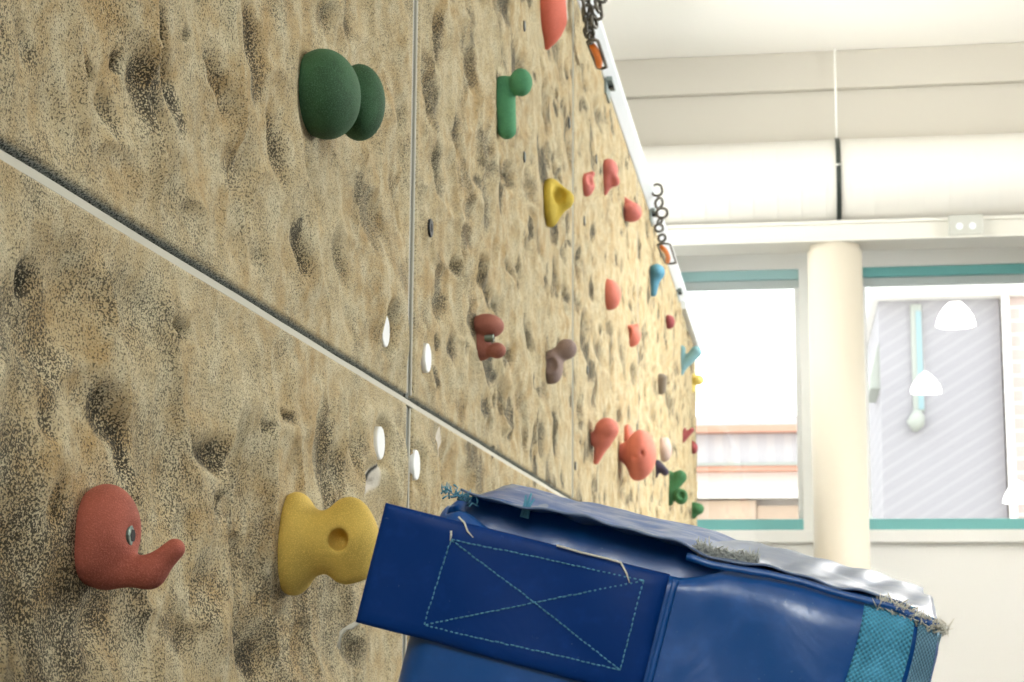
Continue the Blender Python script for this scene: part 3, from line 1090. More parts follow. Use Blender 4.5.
# second layer folded back behind the free end
tl2, tr2, br2, bl2 = matpix(388, 506, UP), matpix(470, 526, UP), matpix(442, 641, UP), matpix(360, 621, UP)
V, F, _ = quad_patch((tl2, tr2, br2, bl2), -.0065, .004, 20, 20, .001, flat=fl)
mesh_obj('strap_layer', V, F, M['vinyl_strap'], hs)
# stitch-down border to the right of the strap
b0 = [matpix(672, 579, UP), matpix(678, 581, UP), matpix(648, 702, UP), matpix(642, 700, UP)]
V, F, _ = quad_patch(b0, .0005, .003, 6, 24, 0)
mesh_obj('edge_strip', V, F, M['vinyl'], hs)

# stitching: thread dashes along a box and its diagonals
V, F = [], []
SQ = [(449.6, 540), (642.7, 581), (620.5, 670), (421.5, 626)]


def skin_pt(px, py, lift):
    a, b = matpix(px, py, UP + .006)
    n = fl(np.array(a), np.array(b)) + .0056 + lift
    return mat_w(np.array(a), np.array(b), n)


def dash_line(p, q, step=5.2, r=.00055):
    p, q = np.array(p, float), np.array(q, float)
    L = np.linalg.norm(q - p)
    n = int(L / step)
    for i in range(n):
        t0, t1 = i / n, (i + .78) / n
        jit = np.array([random.uniform(-.35, .35), random.uniform(-.35, .35)])
        a, b, c = p + (q - p) * t0 + jit, p + (q - p) * (t0 + t1) / 2 + jit, p + (q - p) * t1 + jit
        tube_geo([skin_pt(*a, -.0004), skin_pt(*b, .0003), skin_pt(*c, -.0004)], [r * .7, r, r * .7], 5, V=V, Fc=F)


for i in range(4):
    dash_line(SQ[i], SQ[(i + 1) % 4])
dash_line(SQ[0], SQ[2])
dash_line(SQ[1], SQ[3])
mesh_obj('stitching', V, F, M['thread'], hs)

# loose threads on the strap
for pts in ([(457, 517), (463, 523), (466, 531), (472, 538)], [(555, 546), (580, 553), (606, 559), (620, 563), (626, 574), (629, 583)], [(450, 531), (450, 536), (449, 541)]):
    V, F = tube_geo([skin_pt(x, y, .0012) for x, y in pts], [.0007] * (len(pts) - 1) + [.0003], 6)
    mesh_obj('loose_thread', V, F, M['fray'], hs)
V, F = [], []
for pts in ([(357, 622), (350, 627), (340, 631), (337, 640), (334, 648)], [(357, 622), (349, 629), (343, 630), (339, 636)], [(356, 623), (347, 627), (338, 633), (336, 650)]):
    tube_geo([skin_pt(x, y, -.003) for x, y in pts], [.0014, .0011, .0009, .0007, .0004][:len(pts)], 6, V=V, Fc=F)
mesh_obj('frayed_tuft', V, F, M['fray'], hs)


def fibres(path, n, length, r, spread, seed):
    """short fibres standing along a world path"""
    rg = random.Random(seed)
    V, F = [], []
    path = [np.array(p) for p in path]
    seg = len(path) - 1
    for _ in range(n):
        t = rg.random() * seg
        i = min(int(t), seg - 1)
        p = path[i] + (path[i + 1] - path[i]) * (t - i)
        p = p + np.array([rg.gauss(0, spread) for _ in range(3)])
        dr = np.array([rg.gauss(0, 1) for _ in range(3)]) + mB * 1.0 + mN * .4
        dr /= np.linalg.norm(dr)
        bend = np.array([rg.gauss(0, .5) for _ in range(3)])
        L = length * rg.uniform(.4, 1.2)
        tube_geo([p - dr * L * .4, p + dr * L * .3, p + (dr + bend * .5) * L], [r, r, r * .4], 4, V=V, Fc=F)
    return V, F


def top_pt(frac, dep, lift=0.):
    """point on the top skin: frac 0..1 along the length, dep metres behind the front"""
    a = aL + (aR - aL) * frac
    la_ = np.array(a - CEN[0])
    ln_ = np.array(HALF[2] - dep)
    w_ = .006 * (vnoise(la_ + 7, ln_ + 3, 18, 45) - .5) + .0025 * (vnoise(la_ * 1.4 + 7, ln_ + 9, 40, 46) - .5) + .0022 * np.sin(la_ / HALF[0] * 2.0) - .002
    return mat_w(np.array(a), np.array(bT) + w_ + lift, np.array(-dep))


# frayed edges: the hook tape in the middle of the top, the fluff at both ends
V, F = fibres([top_pt(f, .020, .003) for f in np.linspace(.51, .63, 10)], 360, .0045, .0005, .0012, 3)
vt = mesh_obj('velcro_strip', V, F, M['fray_dark'], mat_root)
V, F = tube_geo([top_pt(f, .021, .001) for f in np.linspace(.50, .635, 14)], [.0006, .0015] + [.0026] * 10 + [.0015, .0006], 8)
mesh_obj('velcro_tape', V, F, M['fray_dark'], vt)
V, F = fibres([top_pt(f, .006, -.003) for f in np.linspace(.87, 1.0, 8)], 260, .0045, .0005, .0016, 5)
mesh_obj('frayed_edge', V, F, M['fray'], mat_root)
V, F = fibres([top_pt(f, .012, .0) for f in np.linspace(.0, .06, 6)], 45, .005, .0006, .002, 6)
mesh_obj('frayed_edge', V, F, M['thread'], mat_root)
# piping along the front top edge, right half
pth = []
for f in np.linspace(.50, .985, 40):
    p = top_pt(f, .0065, -.0028)
    pth.append(p + mN * (.004 * math.sin(f * 3.1)))
mesh_obj('piping', *tube_geo(pth, .0022, 10), M['vinyl'], mat_root)
# top sheet with glare painted into its blue, its front edge standing a little open over the left half
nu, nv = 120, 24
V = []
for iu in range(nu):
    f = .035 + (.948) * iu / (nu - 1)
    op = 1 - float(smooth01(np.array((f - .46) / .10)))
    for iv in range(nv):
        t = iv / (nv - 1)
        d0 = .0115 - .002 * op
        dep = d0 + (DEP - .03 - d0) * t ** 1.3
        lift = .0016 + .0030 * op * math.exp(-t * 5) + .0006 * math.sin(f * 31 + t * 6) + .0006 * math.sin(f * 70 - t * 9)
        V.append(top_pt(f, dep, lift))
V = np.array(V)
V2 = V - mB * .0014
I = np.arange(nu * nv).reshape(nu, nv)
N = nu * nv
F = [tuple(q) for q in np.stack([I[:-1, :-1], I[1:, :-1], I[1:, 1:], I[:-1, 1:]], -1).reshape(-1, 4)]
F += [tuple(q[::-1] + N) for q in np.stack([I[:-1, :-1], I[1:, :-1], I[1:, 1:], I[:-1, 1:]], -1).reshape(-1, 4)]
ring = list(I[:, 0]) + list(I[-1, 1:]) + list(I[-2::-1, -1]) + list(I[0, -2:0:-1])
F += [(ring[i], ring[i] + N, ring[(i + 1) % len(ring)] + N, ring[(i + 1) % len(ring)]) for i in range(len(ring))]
tag(mesh_obj('top_sheet', np.concatenate([V, V2]), F, M['vinyl_glare'], mat_root), 'top sheet, its glare painted in pale blue')
# a bit of light blue tape standing up on the top edge
tp = top_pt(.165, .02)
V, F = [], []
for k, (dx, h_) in enumerate(((-.0012, .010), (.0008, .012), (.0025, .009))):
    tube_geo([tp + mA * dx - mB * .004, tp + mA * (dx * .8) + mB * h_ * .5, tp + mA * (dx * 1.6) + mB * h_], [.0012, .0011, .0006], 6, V=V, Fc=F)
mesh_obj('tape_end', V, F, M['thread'], mat_root)


# teal webbing strap down the front near the right end, and the second one on the end
def web_strip(pts_l, pts_r, mat, up, name, nrm=None, n1=14):
    L_, R_ = np.array(pts_l), np.array(pts_r)
    m_ = len(L_)
    V, F, W = [], [], []
    for i in range(m_):
        for k in range(n1):
            f = k / (n1 - 1)
            V.append(L_[i] * (1 - f) + R_[i] * f)
            W.append((f * np.linalg.norm(R_[i] - L_[i]), np.linalg.norm(L_[i] - L_[0]), 0))
    for i in range(m_ - 1):
        for k in range(n1 - 1):
            F.append((i * n1 + k, (i + 1) * n1 + k, (i + 1) * n1 + k + 1, i * n1 + k + 1))
    V = np.array(V)
    N = len(V)
    nv = mN if nrm is None else nrm
    V2 = V - np.asarray(nv) * .002
    F2 = [tuple(j + N for j in f[::-1]) for f in F]
    ring = [k for k in range(n1)] + [i * n1 + n1 - 1 for i in range(1, m_)] + [(m_ - 1) * n1 + k for k in range(n1 - 2, -1, -1)] + [i * n1 for i in range(m_ - 2, 0, -1)]
    F3 = [(ring[i], ring[i] + N, ring[(i + 1) % len(ring)] + N, ring[(i + 1) % len(ring)]) for i in range(len(ring))]
    o = mesh_obj(name, np.concatenate([V, V2]), F + F2 + F3, mat, mat_root)
    at = o.data.attributes.new('weave', 'FLOAT_VECTOR', 'POINT')
    at.data.foreach_set('vector', np.array(W + W, dtype=np.float32).ravel())
    return o


wl, wr_ = [], []
for t in np.linspace(0, 1, 24):
    for lst, (x0, y0, x1, y1) in ((wl, (866, 598, 836, 720)), (wr_, (917, 611, 890, 735))):
        px, py = x0 + (x1 - x0) * t + 2.0 * math.sin(t * 5), y0 + (y1 - y0) * t
        a, b = matpix(px, py, .006)
        n = float(front_n(np.array(a), np.array(b)))
        e = (CEN[0] + HALF[0]) - a
        if e < RAD:
            n -= RAD - math.sqrt(max(0, RAD ** 2 - (RAD - max(e, 0)) ** 2))
        eb = (CEN[1] + HALF[1]) - b
        if eb < RAD:
            n -= RAD - math.sqrt(max(0, RAD ** 2 - (RAD - max(eb, 0)) ** 2))
        lst.append(mat_w(np.array(a), np.array(b), np.array(max(n, -.02) + .0035)))
web_strip(wl, wr_, M['webbing'], 0, 'webbing_strap')
wl, wr_ = [], []
for t in np.linspace(0, 1, 24):
    for lst, (x0, y0, x1, y1) in ((wl, (920, 616, 895, 736)), (wr_, (940, 623, 920, 744))):
        px, py = x0 + (x1 - x0) * t + 2.0 * math.sin(t * 5), y0 + (y1 - y0) * t
        a, b = matpix(px, py, .006)
        n = float(front_n(np.array(a), np.array(b)))
        e = (CEN[0] + HALF[0]) - a
        if e < RAD:
            n -= RAD - math.sqrt(max(0, RAD ** 2 - (RAD - max(e, 0)) ** 2))
        eb = (CEN[1] + HALF[1]) - b
        if eb < RAD:
            n -= RAD - math.sqrt(max(0, RAD ** 2 - (RAD - max(eb, 0)) ** 2))
        lst.append(mat_w(np.array(a), np.array(b), np.array(max(n, -.02) + .0042)))
web_strip(wl, wr_, M['webbing2'], 0, 'mesh_panel')
wl, wr_ = [], []
for t in np.linspace(0, 1, 20):
    b = bT - .012 - t * .13
    a = CEN[0] + HALF[0]
    wl.append(mat_w(np.array(a - .003), np.array(b), np.array(-.010)))
    wr_.append(mat_w(np.array(a + .0022), np.array(b), np.array(-.055)))
web_strip(wl, wr_, M['webbing2'], 0, 'mesh_panel', nrm=mA)

# ------------------------------------------------------------------ the room
YW = 11.0                     # inside face of the window wall
XL, XR, YB = -1.45, 6.5, -3.2
XRW = XR


def zpx(px, py, Y):
    return atY(px, py, Y)[2]


ZC = zpx(840, 50, 10.3)        # ceiling
z_sill = zpx(850, 530, YW)
z_head = zpx(930, 265, YW)
xm0, xm1 = atY(801, 400, YW)[0], atY(864, 400, YW)[0]
xw0, xw1 = -1.15, 4.2
TH = .22


def struct(name, lo, hi, mat, bevel=0):
    return tag(box(name, lo, hi, mat, bevel=bevel), kind='structure')


struct('floor', (XL - .3, YB - .3, -.12), (XR + .3, YW + TH, 0), M['floor'])
struct('ceiling', (XL - .3, YB - .3, ZC), (XR + .3, YW + TH, ZC + .15), M['ceiling'])
bm = bmesh.new()
add_box(bm, (XL - .2, YB, 0), (XL, YW, 2.7))
add_box(bm, (XL - .2, YB, 3.8), (XL, YW, ZC))
add_box(bm, (XL - .2, YB, 2.7), (XL, 6.5, 3.8))
add_box(bm, (XL - .2, 10.5, 2.7), (XL, YW, 3.8))
tag(bm_obj('wall_left', bm, M['white_wall']), kind='structure')
hw = bpy.data.objects.new('window_7', None)  # unseen window, added to light ceiling and column from the left
hw.location = (XL - .1, 8.5, 2.7)
link(hw)
tag(hw, kind='structure')
bm = bmesh.new()
add_box(bm, (XL - .12, 6.5, 2.7), (XL - .05, 10.5, 2.76))
add_box(bm, (XL - .12, 6.5, 3.74), (XL - .05, 10.5, 3.8))
add_box(bm, (XL - .12, 6.5, 2.76), (XL - .05, 6.56, 3.74))
add_box(bm, (XL - .12, 10.44, 2.76), (XL - .05, 10.5, 3.74))
bm_obj('frame', bm, M['teal'], hw)
bm = bmesh.new()
bx0, bx1, bz0, bz1 = .06, .94, 2.1, 4.1  # opening for the added back window
add_box(bm, (XL, YB - .2, 0), (XR, YB, bz0))
add_box(bm, (XL, YB - .2, bz1), (XR, YB, ZC))
add_box(bm, (XL, YB - .2, bz0), (bx0, YB, bz1))
add_box(bm, (bx1, YB - .2, bz0), (XR, YB, bz1))
tag(bm_obj('wall_back', bm, M['white_wall']), kind='structure')
bm = bmesh.new()
add_box(bm, (XL, YW, 0), (XR, YW + TH, z_sill))
add_box(bm, (XL, YW, z_head), (XR, YW + TH, ZC))
add_box(bm, (XL, YW, z_sill), (xw0, YW + TH, z_head))
add_box(bm, (xm0, YW, z_sill), (xm1, YW + TH, z_head))
add_box(bm, (xw1, YW, z_sill), (XR, YW + TH, z_head))
tag(bm_obj('wall_far', bm, M['white_wall']), kind='structure')
# right wall with three tall windows out of the picture
RW = [(1.6, 4.2), (4.8, 7.4), (8.0, 10.6)]
rz0, rz1 = 2.0, ZC - .3
bm = bmesh.new()
add_box(bm, (XR, YB, 0), (XR + .2, YW, rz0))
add_box(bm, (XR, YB, rz1), (XR + .2, YW, ZC))
ye = [YB] + [v for w in RW for v in w] + [YW]
for i in range(0, len(ye), 2):
    add_box(bm, (XR, ye[i], rz0), (XR + .2, ye[i + 1], rz1))
tag(bm_obj('wall_right', bm, M['blue_wall']), kind='structure')

# dropped beam across the ceiling end and the beam carried by the column
zb = zpx(840, 88, 10.3)
struct('trim_1', (XL, 10.30, zb), (XR, YW - .001, ZC - .001), M['cream_wall'], .006)
struct('trim_4', (XL, 10.34, zpx(838, 141, 10.25) + .004), (XR, YW - .001, zb - .001), M['cream_wall'], .004)
yb2 = 10.13
zt, zbm = zpx(838, 220, yb2), zpx(838, 243, yb2)
bm = bmesh.new()
add_box(bm, (XL, yb2 - .055, zbm), (XR, yb2 + .24, zbm + .012))
add_box(bm, (XL, yb2, zt - .022), (XR, yb2 + .24, zt))
add_box(bm, (XL, yb2 + .012, zbm + .012), (XR, yb2 + .20, zt - .022))
tag(bm_obj('trim_2', bm, M['beam'], bevel=.003), kind='structure')
struct('trim_3', (XL, YW - .05, zpx(850, 543, YW)), (XR, YW, z_sill - .001), M['white_wall'], .006)


def glass_mat():
    m = bpy.data.materials.new('window_glass')
    m.use_nodes = True
    nt = m.node_tree
    nt.nodes.clear()
    out = nt.nodes.new('ShaderNodeOutputMaterial')
    tr = nt.nodes.new('ShaderNodeBsdfTransparent')
    gl = nt.nodes.new('ShaderNodeBsdfGlossy')
    gl.inputs['Roughness'].default_value = .0
    fr = nt.nodes.new('ShaderNodeFresnel')
    fr.inputs['IOR'].default_value = 1.5
    mx = nt.nodes.new('ShaderNodeMixShader')
    tr.inputs[0].default_value = (.97, .985, .98, 1)
    n = mth(nt, 'MULTIPLY', fr.outputs[0], 1.9, clamp=True)
    nt.links.new(n, mx.inputs[0])
    nt.links.new(tr.outputs[0], mx.inputs[1])
    nt.links.new(gl.outputs[0], mx.inputs[2])
    nt.links.new(mx.outputs[0], out.inputs[0])
    return m


M['glass'] = glass_mat()


def window(name, x0, x1, top_mat):
    root = bpy.data.objects.new(name, None)
    root.location = ((x0 + x1) / 2, YW + .08, z_sill)
    link(root)
    tag(root, kind='structure')
    th, bh = .062, .068
    box('head_rail', (x0, YW + .02, z_head - th), (x1, YW + .10, z_head), top_mat, root, .006)
    box('lower_rail', (x0, YW + .04, z_head - th - .055), (x1, YW + .09, z_head - th), M['teal_pale'], root, .008)
    box('bottom_rail', (x0, YW - .005, z_sill), (x1, YW + .10, z_sill + bh), M['teal'], root, .006)
    for xx in (x0, x1 - .03):
        box('side_rail', (xx, YW + .03, z_sill + bh), (xx + .03, YW + .09, z_head - th - .055), M['white_frame'], root, .004)
    box('pane', (x0 + .03, YW + .060, z_sill + bh), (x1 - .03, YW + .064, z_head - th - .055), M['glass'], root)
    return root


box('pane', (XL - .09, 6.56, 2.76), (XL - .086, 10.44, 3.74), M['glass'], hw)
window('window_1', xw0, xm0, M['teal_light'])
window('window_2', xm1, xw1, M['teal'])
for i, (a, b) in enumerate(RW):
    root = bpy.data.objects.new('window_%d' % (i + 3), None)
    root.location = (XR + .1, (a + b) / 2, rz0)
    link(root)
    tag(root, kind='structure')
    bm = bmesh.new()
    add_box(bm, (XR + .05, a, rz0), (XR + .12, b, rz0 + .07))
    add_box(bm, (XR + .05, a, rz1 - .07), (XR + .12, b, rz1))
    add_box(bm, (XR + .05, a, rz0 + .07), (XR + .12, a + .06, rz1 - .07))
    add_box(bm, (XR + .05, b - .06, rz0 + .07), (XR + .12, b, rz1 - .07))
    bm_obj('frame', bm, M['teal'], root)
    box('pane', (XR + .08, a + .06, rz0 + .07), (XR + .084, b - .06, rz1 - .07), M['glass'], root)

box_w = bpy.data.objects.new('window_6', None)  # unseen window behind the camera, added to light the mat's front
box_w.location = ((bx0 + bx1) / 2, YB - .1, bz0)
link(box_w)
tag(box_w, kind='structure')
bm = bmesh.new()
add_box(bm, (bx0, YB - .1, bz0), (bx1, YB - .03, bz0 + .07))
add_box(bm, (bx0, YB - .1, bz1 - .07), (bx1, YB - .03, bz1))
add_box(bm, (bx0, YB - .1, bz0 + .07), (bx0 + .06, YB - .03, bz1 - .07))
add_box(bm, (bx1 - .06, YB - .1, bz0 + .07), (bx1, YB - .03, bz1 - .07))
bm_obj('frame', bm, M['teal'], box_w)
box('pane', (bx0 + .06, YB - .07, bz0 + .07), (bx1 - .06, YB - .066, bz1 - .07), M['glass'], box_w)
# round column under the beam
ccy = yb2 + .10
cxp = (atY(810.5, 400, ccy)[0] + atY(866, 400, ccy)[0]) / 2
crad = (atY(866, 400, ccy)[0] - atY(810.5, 400, ccy)[0]) / 2
V, F = tube_geo([(cxp, ccy, 0), (cxp, ccy, .02), (cxp, ccy, zbm - .03), (cxp, ccy, zbm - .03), (cxp, ccy, zbm)], [crad + .004, crad, crad, crad - .012, crad - .012], 64)
col = thing('column', (cxp, ccy, 0), 'round cream column standing in front of the windows, under the white beam', 'column')
mesh_obj('shaft', V, F, M['column'], col)
# spiral air duct
dz0, dz1 = zpx(838, 141, 10.25), zt + .003
dr_ = abs(dz0 - dz1) / 2
dzc = (dz0 + dz1) / 2
dcy = 10.25
pts, rr = [], []
x = XL
while x < XR:
    for dx, dr2 in ((0, 0), (.125, 0), (.129, .0008), (.134, .0008), (.137, 0)):
        pts.append((x + dx, dcy, dzc))
        rr.append(dr_ + dr2)
    x += .140
V, F = tube_geo(pts, rr, 56)
duct = thing('air_duct', (2.5, dcy, dzc), 'fat white round ribbed air duct running along the window wall under the ceiling', 'duct')
dbody = mesh_obj('duct_pipe', V, F, M['duct'], duct)
# its hanger: strap round the duct, thin rod to the ceiling
hx = atY(839, 180, dcy - dr_)[0]
V, F = [], []
n = 48
for k in range(n):
    an = 2 * math.pi * k / n
    for (r_, w_) in ((dr_ + .0035, -.014), (dr_ + .0035, .014), (dr_ + .008, .014), (dr_ + .008, -.014)):
        V.append((hx + w_, dcy + r_ * math.cos(an), dzc + r_ * math.sin(an)))
for k in range(n):
    a0, a1 = k * 4, ((k + 1) % n) * 4
    for j in range(4):
        F.append((a0 + j, a0 + (j + 1) % 4, a1 + (j + 1) % 4, a1 + j))
hg = mesh_obj('hanger_strap', V, F, M['dark_metal'], duct, smooth=False)
V, F = cyl_geo((hx, dcy, dzc + dr_ + .006), (hx, dcy, ZC - .001), .006, 10)
mesh_obj('hanger_rod', V, F, M['white_wall'], duct)
V, F = cyl_geo((hx - .018, dcy - dr_ - .012, dzc + dr_ * .15), (hx + .018, dcy - dr_ - .012, dzc + dr_ * .15), .006, 10)
mesh_obj('clamp_bolt', V, F, M['galv'], hg)
# grey junction box on the beam
p0, p1 = atY(948, 217, yb2), atY(983, 239, yb2)
jb = thing('junction_box', ((p0[0] + p1[0]) / 2, yb2 - .02, zbm + .0125), 'grey metal junction box on the white beam, right of the column', 'junction box')
jo = box('box_body', (p0[0], yb2 - .045, zbm + .0125), (p1[0], yb2 + .012, p0[2]), M['galv'], jb, .004)
box('cover_plate', (p0[0] + .008, yb2 - .049, zbm + .020), (p1[0] - .008, yb2 - .045, p0[2] - .008), M['galv'], jb, .001)
for fx in (.3, .68):
    xx, zz = p0[0] + (p1[0] - p0[0]) * fx, (p0[2] + p1[2]) / 2
    V, F = cyl_geo((xx, yb2 - .049, zz), (xx, yb2 - .054, zz), .020, 20)
    mesh_obj('knockout', V, F, M['rail'], jb, smooth=False)


# pendant dome lamps (their mirror images show in the right window)
def emit(name, col, strength):
    m = bpy.data.materials.new(name)
    m.use_nodes = True
    nt = m.node_tree
    b = nt.nodes['Principled BSDF']
    b.inputs['Base Color'].default_value = col
    b.inputs['Emission Color'].default_value = col
    b.inputs['Emission Strength'].default_value = strength
    b.inputs['Roughness'].default_value = .4
    return m


M['shade'] = emit('lit_opal_shade', (1, .97, .92, 1), 16.0)
M['cord'] = plain('white_cord', srgb(230, 228, 222), .6, bscale=200)
YG = YW + .06
LAMPPOS = []
LAMPS = [(956, 313, 38, 14.6), (926, 380, 30, 16.4), (1019, 490, 30, 15.4)]
for i, (px, py, wpx, Yv) in enumerate(LAMPS):
    p = atY(px, py + 13, Yv)                     # where the mirror image appears
    q = np.array([p[0], 2 * YG - Yv, p[2]])
    R_ = wpx / 2 * Yv / FPX
    root = thing('pendant_lamp', (q[0], q[1], q[2]), ('white dome pendant lamp reflected higher in the right window', 'white dome pendant lamp reflected lower in the right window', 'white dome pendant lamp reflected at the right edge of the right window')[i], 'pendant lamp', None)
    pts, rr = [], []
    prof = [(0, 1.0), (.06, 1.0), (.3, .97), (.6, .86), (.95, .62), (1.2, .38), (1.35, .2), (1.42, .08)]
    V, F = tube_geo([q + np.array([0, 0, h_ * R_ * 1.0]) for h_, _ in prof], [R_ * r_ for _, r_ in prof], 40)
    mesh_obj('lamp_shade', V, F, M['shade'], root)
    V, F = cyl_geo(q + np.array([0, 0, 1.40 * R_]), (q[0], q[1], ZC - .03), .006, 8)
    mesh_obj('cord', V, F, M['cord'], root)
    V, F = cyl_geo((q[0], q[1], ZC - .03), (q[0], q[1], ZC - .001), .05, 20)
    mesh_obj('ceiling_rose', V, F, M['cord'], root)
    LAMPPOS.append((q, R_))
    print('lamp', q, R_)

# ------------------------------------------------------------------ outside
def stripe_mat(name, colA, colB, scale, axis, width=.5, noise_amt=.15, ang=0.):
    m, nt, b = new_mat(name)
    co = objco(nt)
    mp = nt.nodes.new('ShaderNodeMapping')
    mp.inputs['Rotation'].default_value = (0, ang, 0)
    nt.links.new(co, mp.inputs[0])
    sep = nt.nodes.new('ShaderNodeSeparateXYZ')
    nt.links.new(mp.outputs[0], sep.inputs[0])
    w = mth(nt, 'FRACT', mth(nt, 'MULTIPLY', sep.outputs[axis], scale))
    f = maprange(nt, w, width, width + .12)
    n = noise(nt, 2.2, 3, .6, co)
    c = mixc(nt, f, colA, colB)
    dk = mixc(nt, mth(nt, 'MULTIPLY', n, noise_amt), c, (.35, .33, .33, 1))
    nt.links.new(dk, b.inputs['Base Color'])
    b.inputs['Roughness'].default_value = .8
    return m


def brick_mat():
    m, nt, b = new_mat('pale_brick')
    co = objco(nt)
    mp = nt.nodes.new('ShaderNodeMapping')
    mp.inputs['Rotation'].default_value = (math.radians(90), 0, 0)
    nt.links.new(co, mp.inputs[0])
    br = nt.nodes.new('ShaderNodeTexBrick')
    br.inputs['Scale'].default_value = 1.0
    br.inputs['Brick Width'].default_value = .5
    br.inputs['Row Height'].default_value = .17
    br.inputs['Mortar Size'].default_value = .018
    br.inputs['Color1'].default_value = srgb(198, 178, 172)
    br.inputs['Color2'].default_value = srgb(192, 174, 168)
    br.inputs['Mortar'].default_value = srgb(216, 212, 210)
    nt.links.new(mp.outputs[0], br.inputs[0])
    nt.links.new(br.outputs[0], b.inputs['Base Color'])
    b.inputs['Roughness'].default_value = .85
    return m


M['cladding'] = stripe_mat('lilac_grey_cladding', srgb(158, 155, 160), srgb(166, 163, 167), 7.0, 2, .62, .08, math.radians(32))
M['rust_band'] = plain('rust_band', srgb(214, 160, 138), .8, bscale=10, var=.15)
M['pale_corr'] = stripe_mat('pale_corrugated', srgb(196, 194, 198), srgb(206, 203, 204), 3.0, 0, .5, .2)
M['white_render'] = plain('white_render', srgb(240, 236, 230), .9, bscale=20)
M['brick'] = brick_mat()
M['glass_dark'] = plain('blue_grey_pane', srgb(140, 168, 174), .3)
M['eave'] = plain('grey_green_eave', srgb(168, 172, 164), .7)
M['tanwood'] = plain('tan_boarding', srgb(206, 182, 160), .8, bscale=20, var=.3)
M['asphalt'] = plain('pale_yard', srgb(205, 202, 196), .9, bscale=8, var=.1)
struct('ground', (-40, YW + TH, -.3), (45, 90, -.14), M['asphalt'])

# low building across the yard, seen through the left window
YA = 34.
ba = thing('low_building', (0, YA, -.14), 'low shed with rust red bands, seen through the left window', 'building')


def ax(px, py, Y=YA):
    return atY(px, py, Y)


xa0, xa1 = ax(660, 450)[0] - 3, ax(895, 450)[0] - .3


def band(name, y0, y1, mat, dep=.0, x0=None, x1=None, parent=None, bev=0.):
    z0, z1 = ax(750, y1)[2], ax(750, y0)[2]
    return box(name, (xa0 if x0 is None else x0, YA - dep, z0), (xa1 if x1 is None else x1, YA + 5, z1), mat, parent or ba, bev)


box('wall', (xa0, YA + .3, -.14), (xa1, YA + 5, ax(750, 422)[2]), M['white_render'], ba)
band('roof_edge', 417.5, 427, M['pale_corr'], .25)
band('fascia', 427, 433.5, M['rust_band'], .35)
band('cladding', 434, 463, M['pale_corr'], .0)
band('gutter', 463, 466, M['eave'], .12)
band('lower_fascia', 466, 471, M['rust_band'], .08)
band('canopy', 491, 499, M['white_render'], .3)
xb = ax(756, 500)[0]
band('boarding', 501, 521, M['tanwood'], .12, x1=xb)
band('lower_boarding', 506, 521, M['tanwood'], .05, x0=xb + .01)

# tall clad house seen through the right window
YC = 22.
bc = thing('clad_house', (5, YC, -.14), 'tall pale lilac clad house seen through the right window', 'building')


def cx_(px, py):
    return atY(px, py, YC)


xc0 = cx_(881, 400)[0]
xc1 = cx_(1003, 400)[0]
zc1 = cx_(930, 300)[2]
box('cladding', (xc0, YC, -.14), (xc1, YC + 6, zc1), M['cladding'], bc)
box('roof_edge', (xc0 - .1, YC - .25, zc1), (xc1 + 3, YC + 6, zc1 + .16), M['white_render'], bc, .02)
pw = box('window', (cx_(913, 400)[0], YC - .06, cx_(913, 412)[2]), (cx_(924, 400)[0], YC + .02, cx_(913, 305)[2]), M['eave'], bc, .01)
box('pane', (cx_(918, 400)[0], YC - .075, cx_(913, 410)[2]), (cx_(923.5, 400)[0], YC - .06, cx_(913, 312)[2]), M['glass_dark'], pw)
V, F = tube_geo([cx_(917, 412) + [0, -.1, 0], cx_(917, 418) + [0, -.12, 0], cx_(915, 424) + [0, -.1, 0], cx_(915, 431) + [0, -.05, 0]], [.05, .09, .11, .04], 12)
mesh_obj('vent', V, F, M['eave'], bc)
# eave wedge on its left
V, F = [], []
e = [cx_(881.5, 330), cx_(870, 378), cx_(871, 387), cx_(881.5, 387)]
for yy in (YC + .1, YC + 1.5):
    V += [(p[0], yy, p[2]) for p in e]
F = [(0, 1, 2, 3), (7, 6, 5, 4), (0, 4, 5, 1), (1, 5, 6, 2), (2, 6, 7, 3), (3, 7, 4, 0)]
mesh_obj('eave', V, F, M['eave'], bc, smooth=False)
bp = thing('brick_building', (xc1 + 2, YC, -.14), 'pale red brick wall with a white downpipe at the right edge of the right window', 'building')
box('wall', (xc1 + .02, YC - .1, -.14), (xc1 + 6, YC + 6, zc1 - .002), M['brick'], bp)
dpx = cx_(1007, 400)[0]
V, F = cyl_geo((dpx, YC - .2, -.14), (dpx, YC - .2, zc1 - .01), .05, 14)
mesh_obj('downpipe', V, F, M['white_render'], bp)

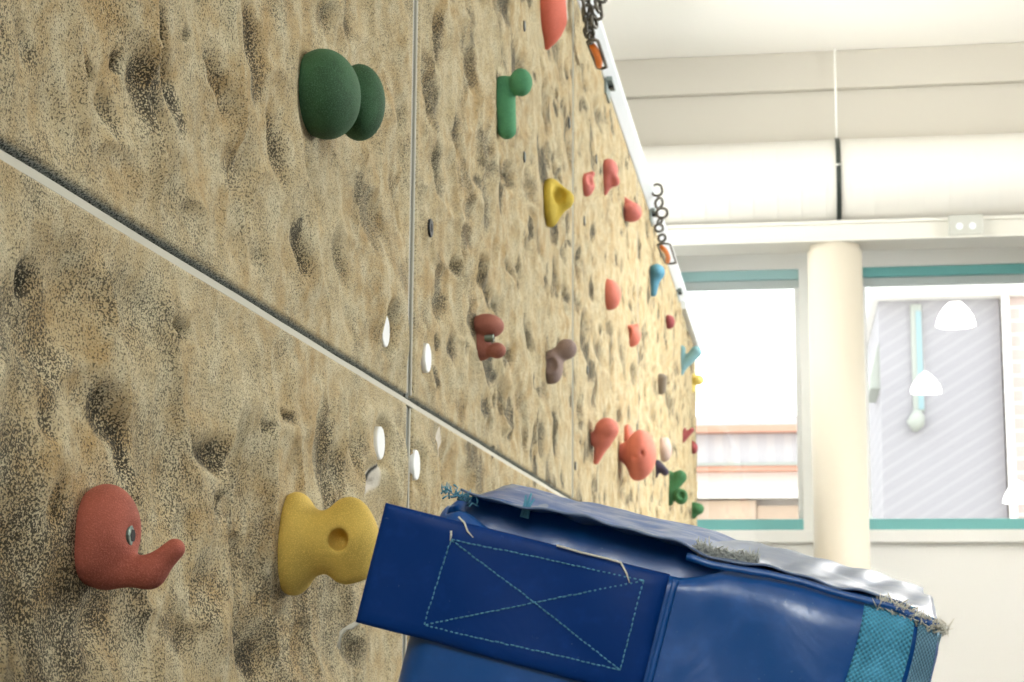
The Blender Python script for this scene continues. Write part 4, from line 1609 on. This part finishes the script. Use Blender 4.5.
# ------------------------------------------------------------------ light
w = bpy.data.worlds.new('overcast_sky')
sc.world = w
w.use_nodes = True
nt = w.node_tree
bg = nt.nodes['Background']
tc = nt.nodes.new('ShaderNodeTexCoord')
sep = nt.nodes.new('ShaderNodeSeparateXYZ')
nt.links.new(tc.outputs['Generated'], sep.inputs[0])
g = maprange(nt, sep.outputs[2], -.1, .6)
nt.links.new(mixc(nt, g, (1, .985, .96, 1), (.93, .97, 1, 1)), bg.inputs[0])
bg.inputs[1].default_value = 2.6


def area(name, loc, rot, sx, sy, power, col=(1, 1, 1), portal=False, spread=math.pi):
    L = bpy.data.lights.new(name, 'AREA')
    L.shape = 'RECTANGLE'
    L.size, L.size_y = sx, sy
    L.energy = power
    L.color = col
    L.spread = spread
    if portal:
        L.cycles.is_portal = True
    o = bpy.data.objects.new(name, L)
    o.location = loc
    o.rotation_euler = rot
    link(o)
    return o


hp = math.pi / 2
area('window_portal', ((xw0 + xw1) / 2, YW + .25, (z_sill + z_head) / 2), (-hp, 0, 0), xw1 - xw0, z_head - z_sill, 1, portal=True)
for a, b in RW:
    area('daylight_fill', (XR + .3, (a + b) / 2, (rz0 + rz1) / 2), (0, hp, 0), rz1 - rz0, b - a, 260, (1, .99, .97))
for o in list(sc.objects):
    if o.type == 'LIGHT' and o.name.startswith('daylight_fill'):
        yy = o.location.y
        o.data.energy = 80 if yy < 4 else (380 if yy < 7.5 else 90)
area('daylight_fill', ((bx0 + bx1) / 2, YB - .12, (bz0 + bz1) / 2), (-hp, 0, math.pi), bx1 - bx0, bz1 - bz0, 120, (1, .99, .97))  # added fill for the mat's front, set in the back window
area('daylight_fill', (XL - .22, 8.5, 3.25), (0, -hp, 0), 1.1, 4.0, 150, (1, .99, .97))  # added fill for ceiling and column, set in the left window
for i, (q, R_) in enumerate(LAMPPOS):
    L = bpy.data.lights.new('lamp_bulb', 'SPOT')
    L.energy = 215
    L.color = (1, .97, .92)
    L.spot_size = math.radians(150)
    L.spot_blend = .6
    L.shadow_soft_size = R_ * .6
    o = bpy.data.objects.new('lamp_bulb', L)
    o.location = (q[0], q[1], q[2] - .01)
    link(o)

vs = sc.view_settings
vs.view_transform = 'Standard'
vs.look = 'None'
vs.exposure = 0.45
vs.gamma = 1.0
vs.use_curve_mapping = False
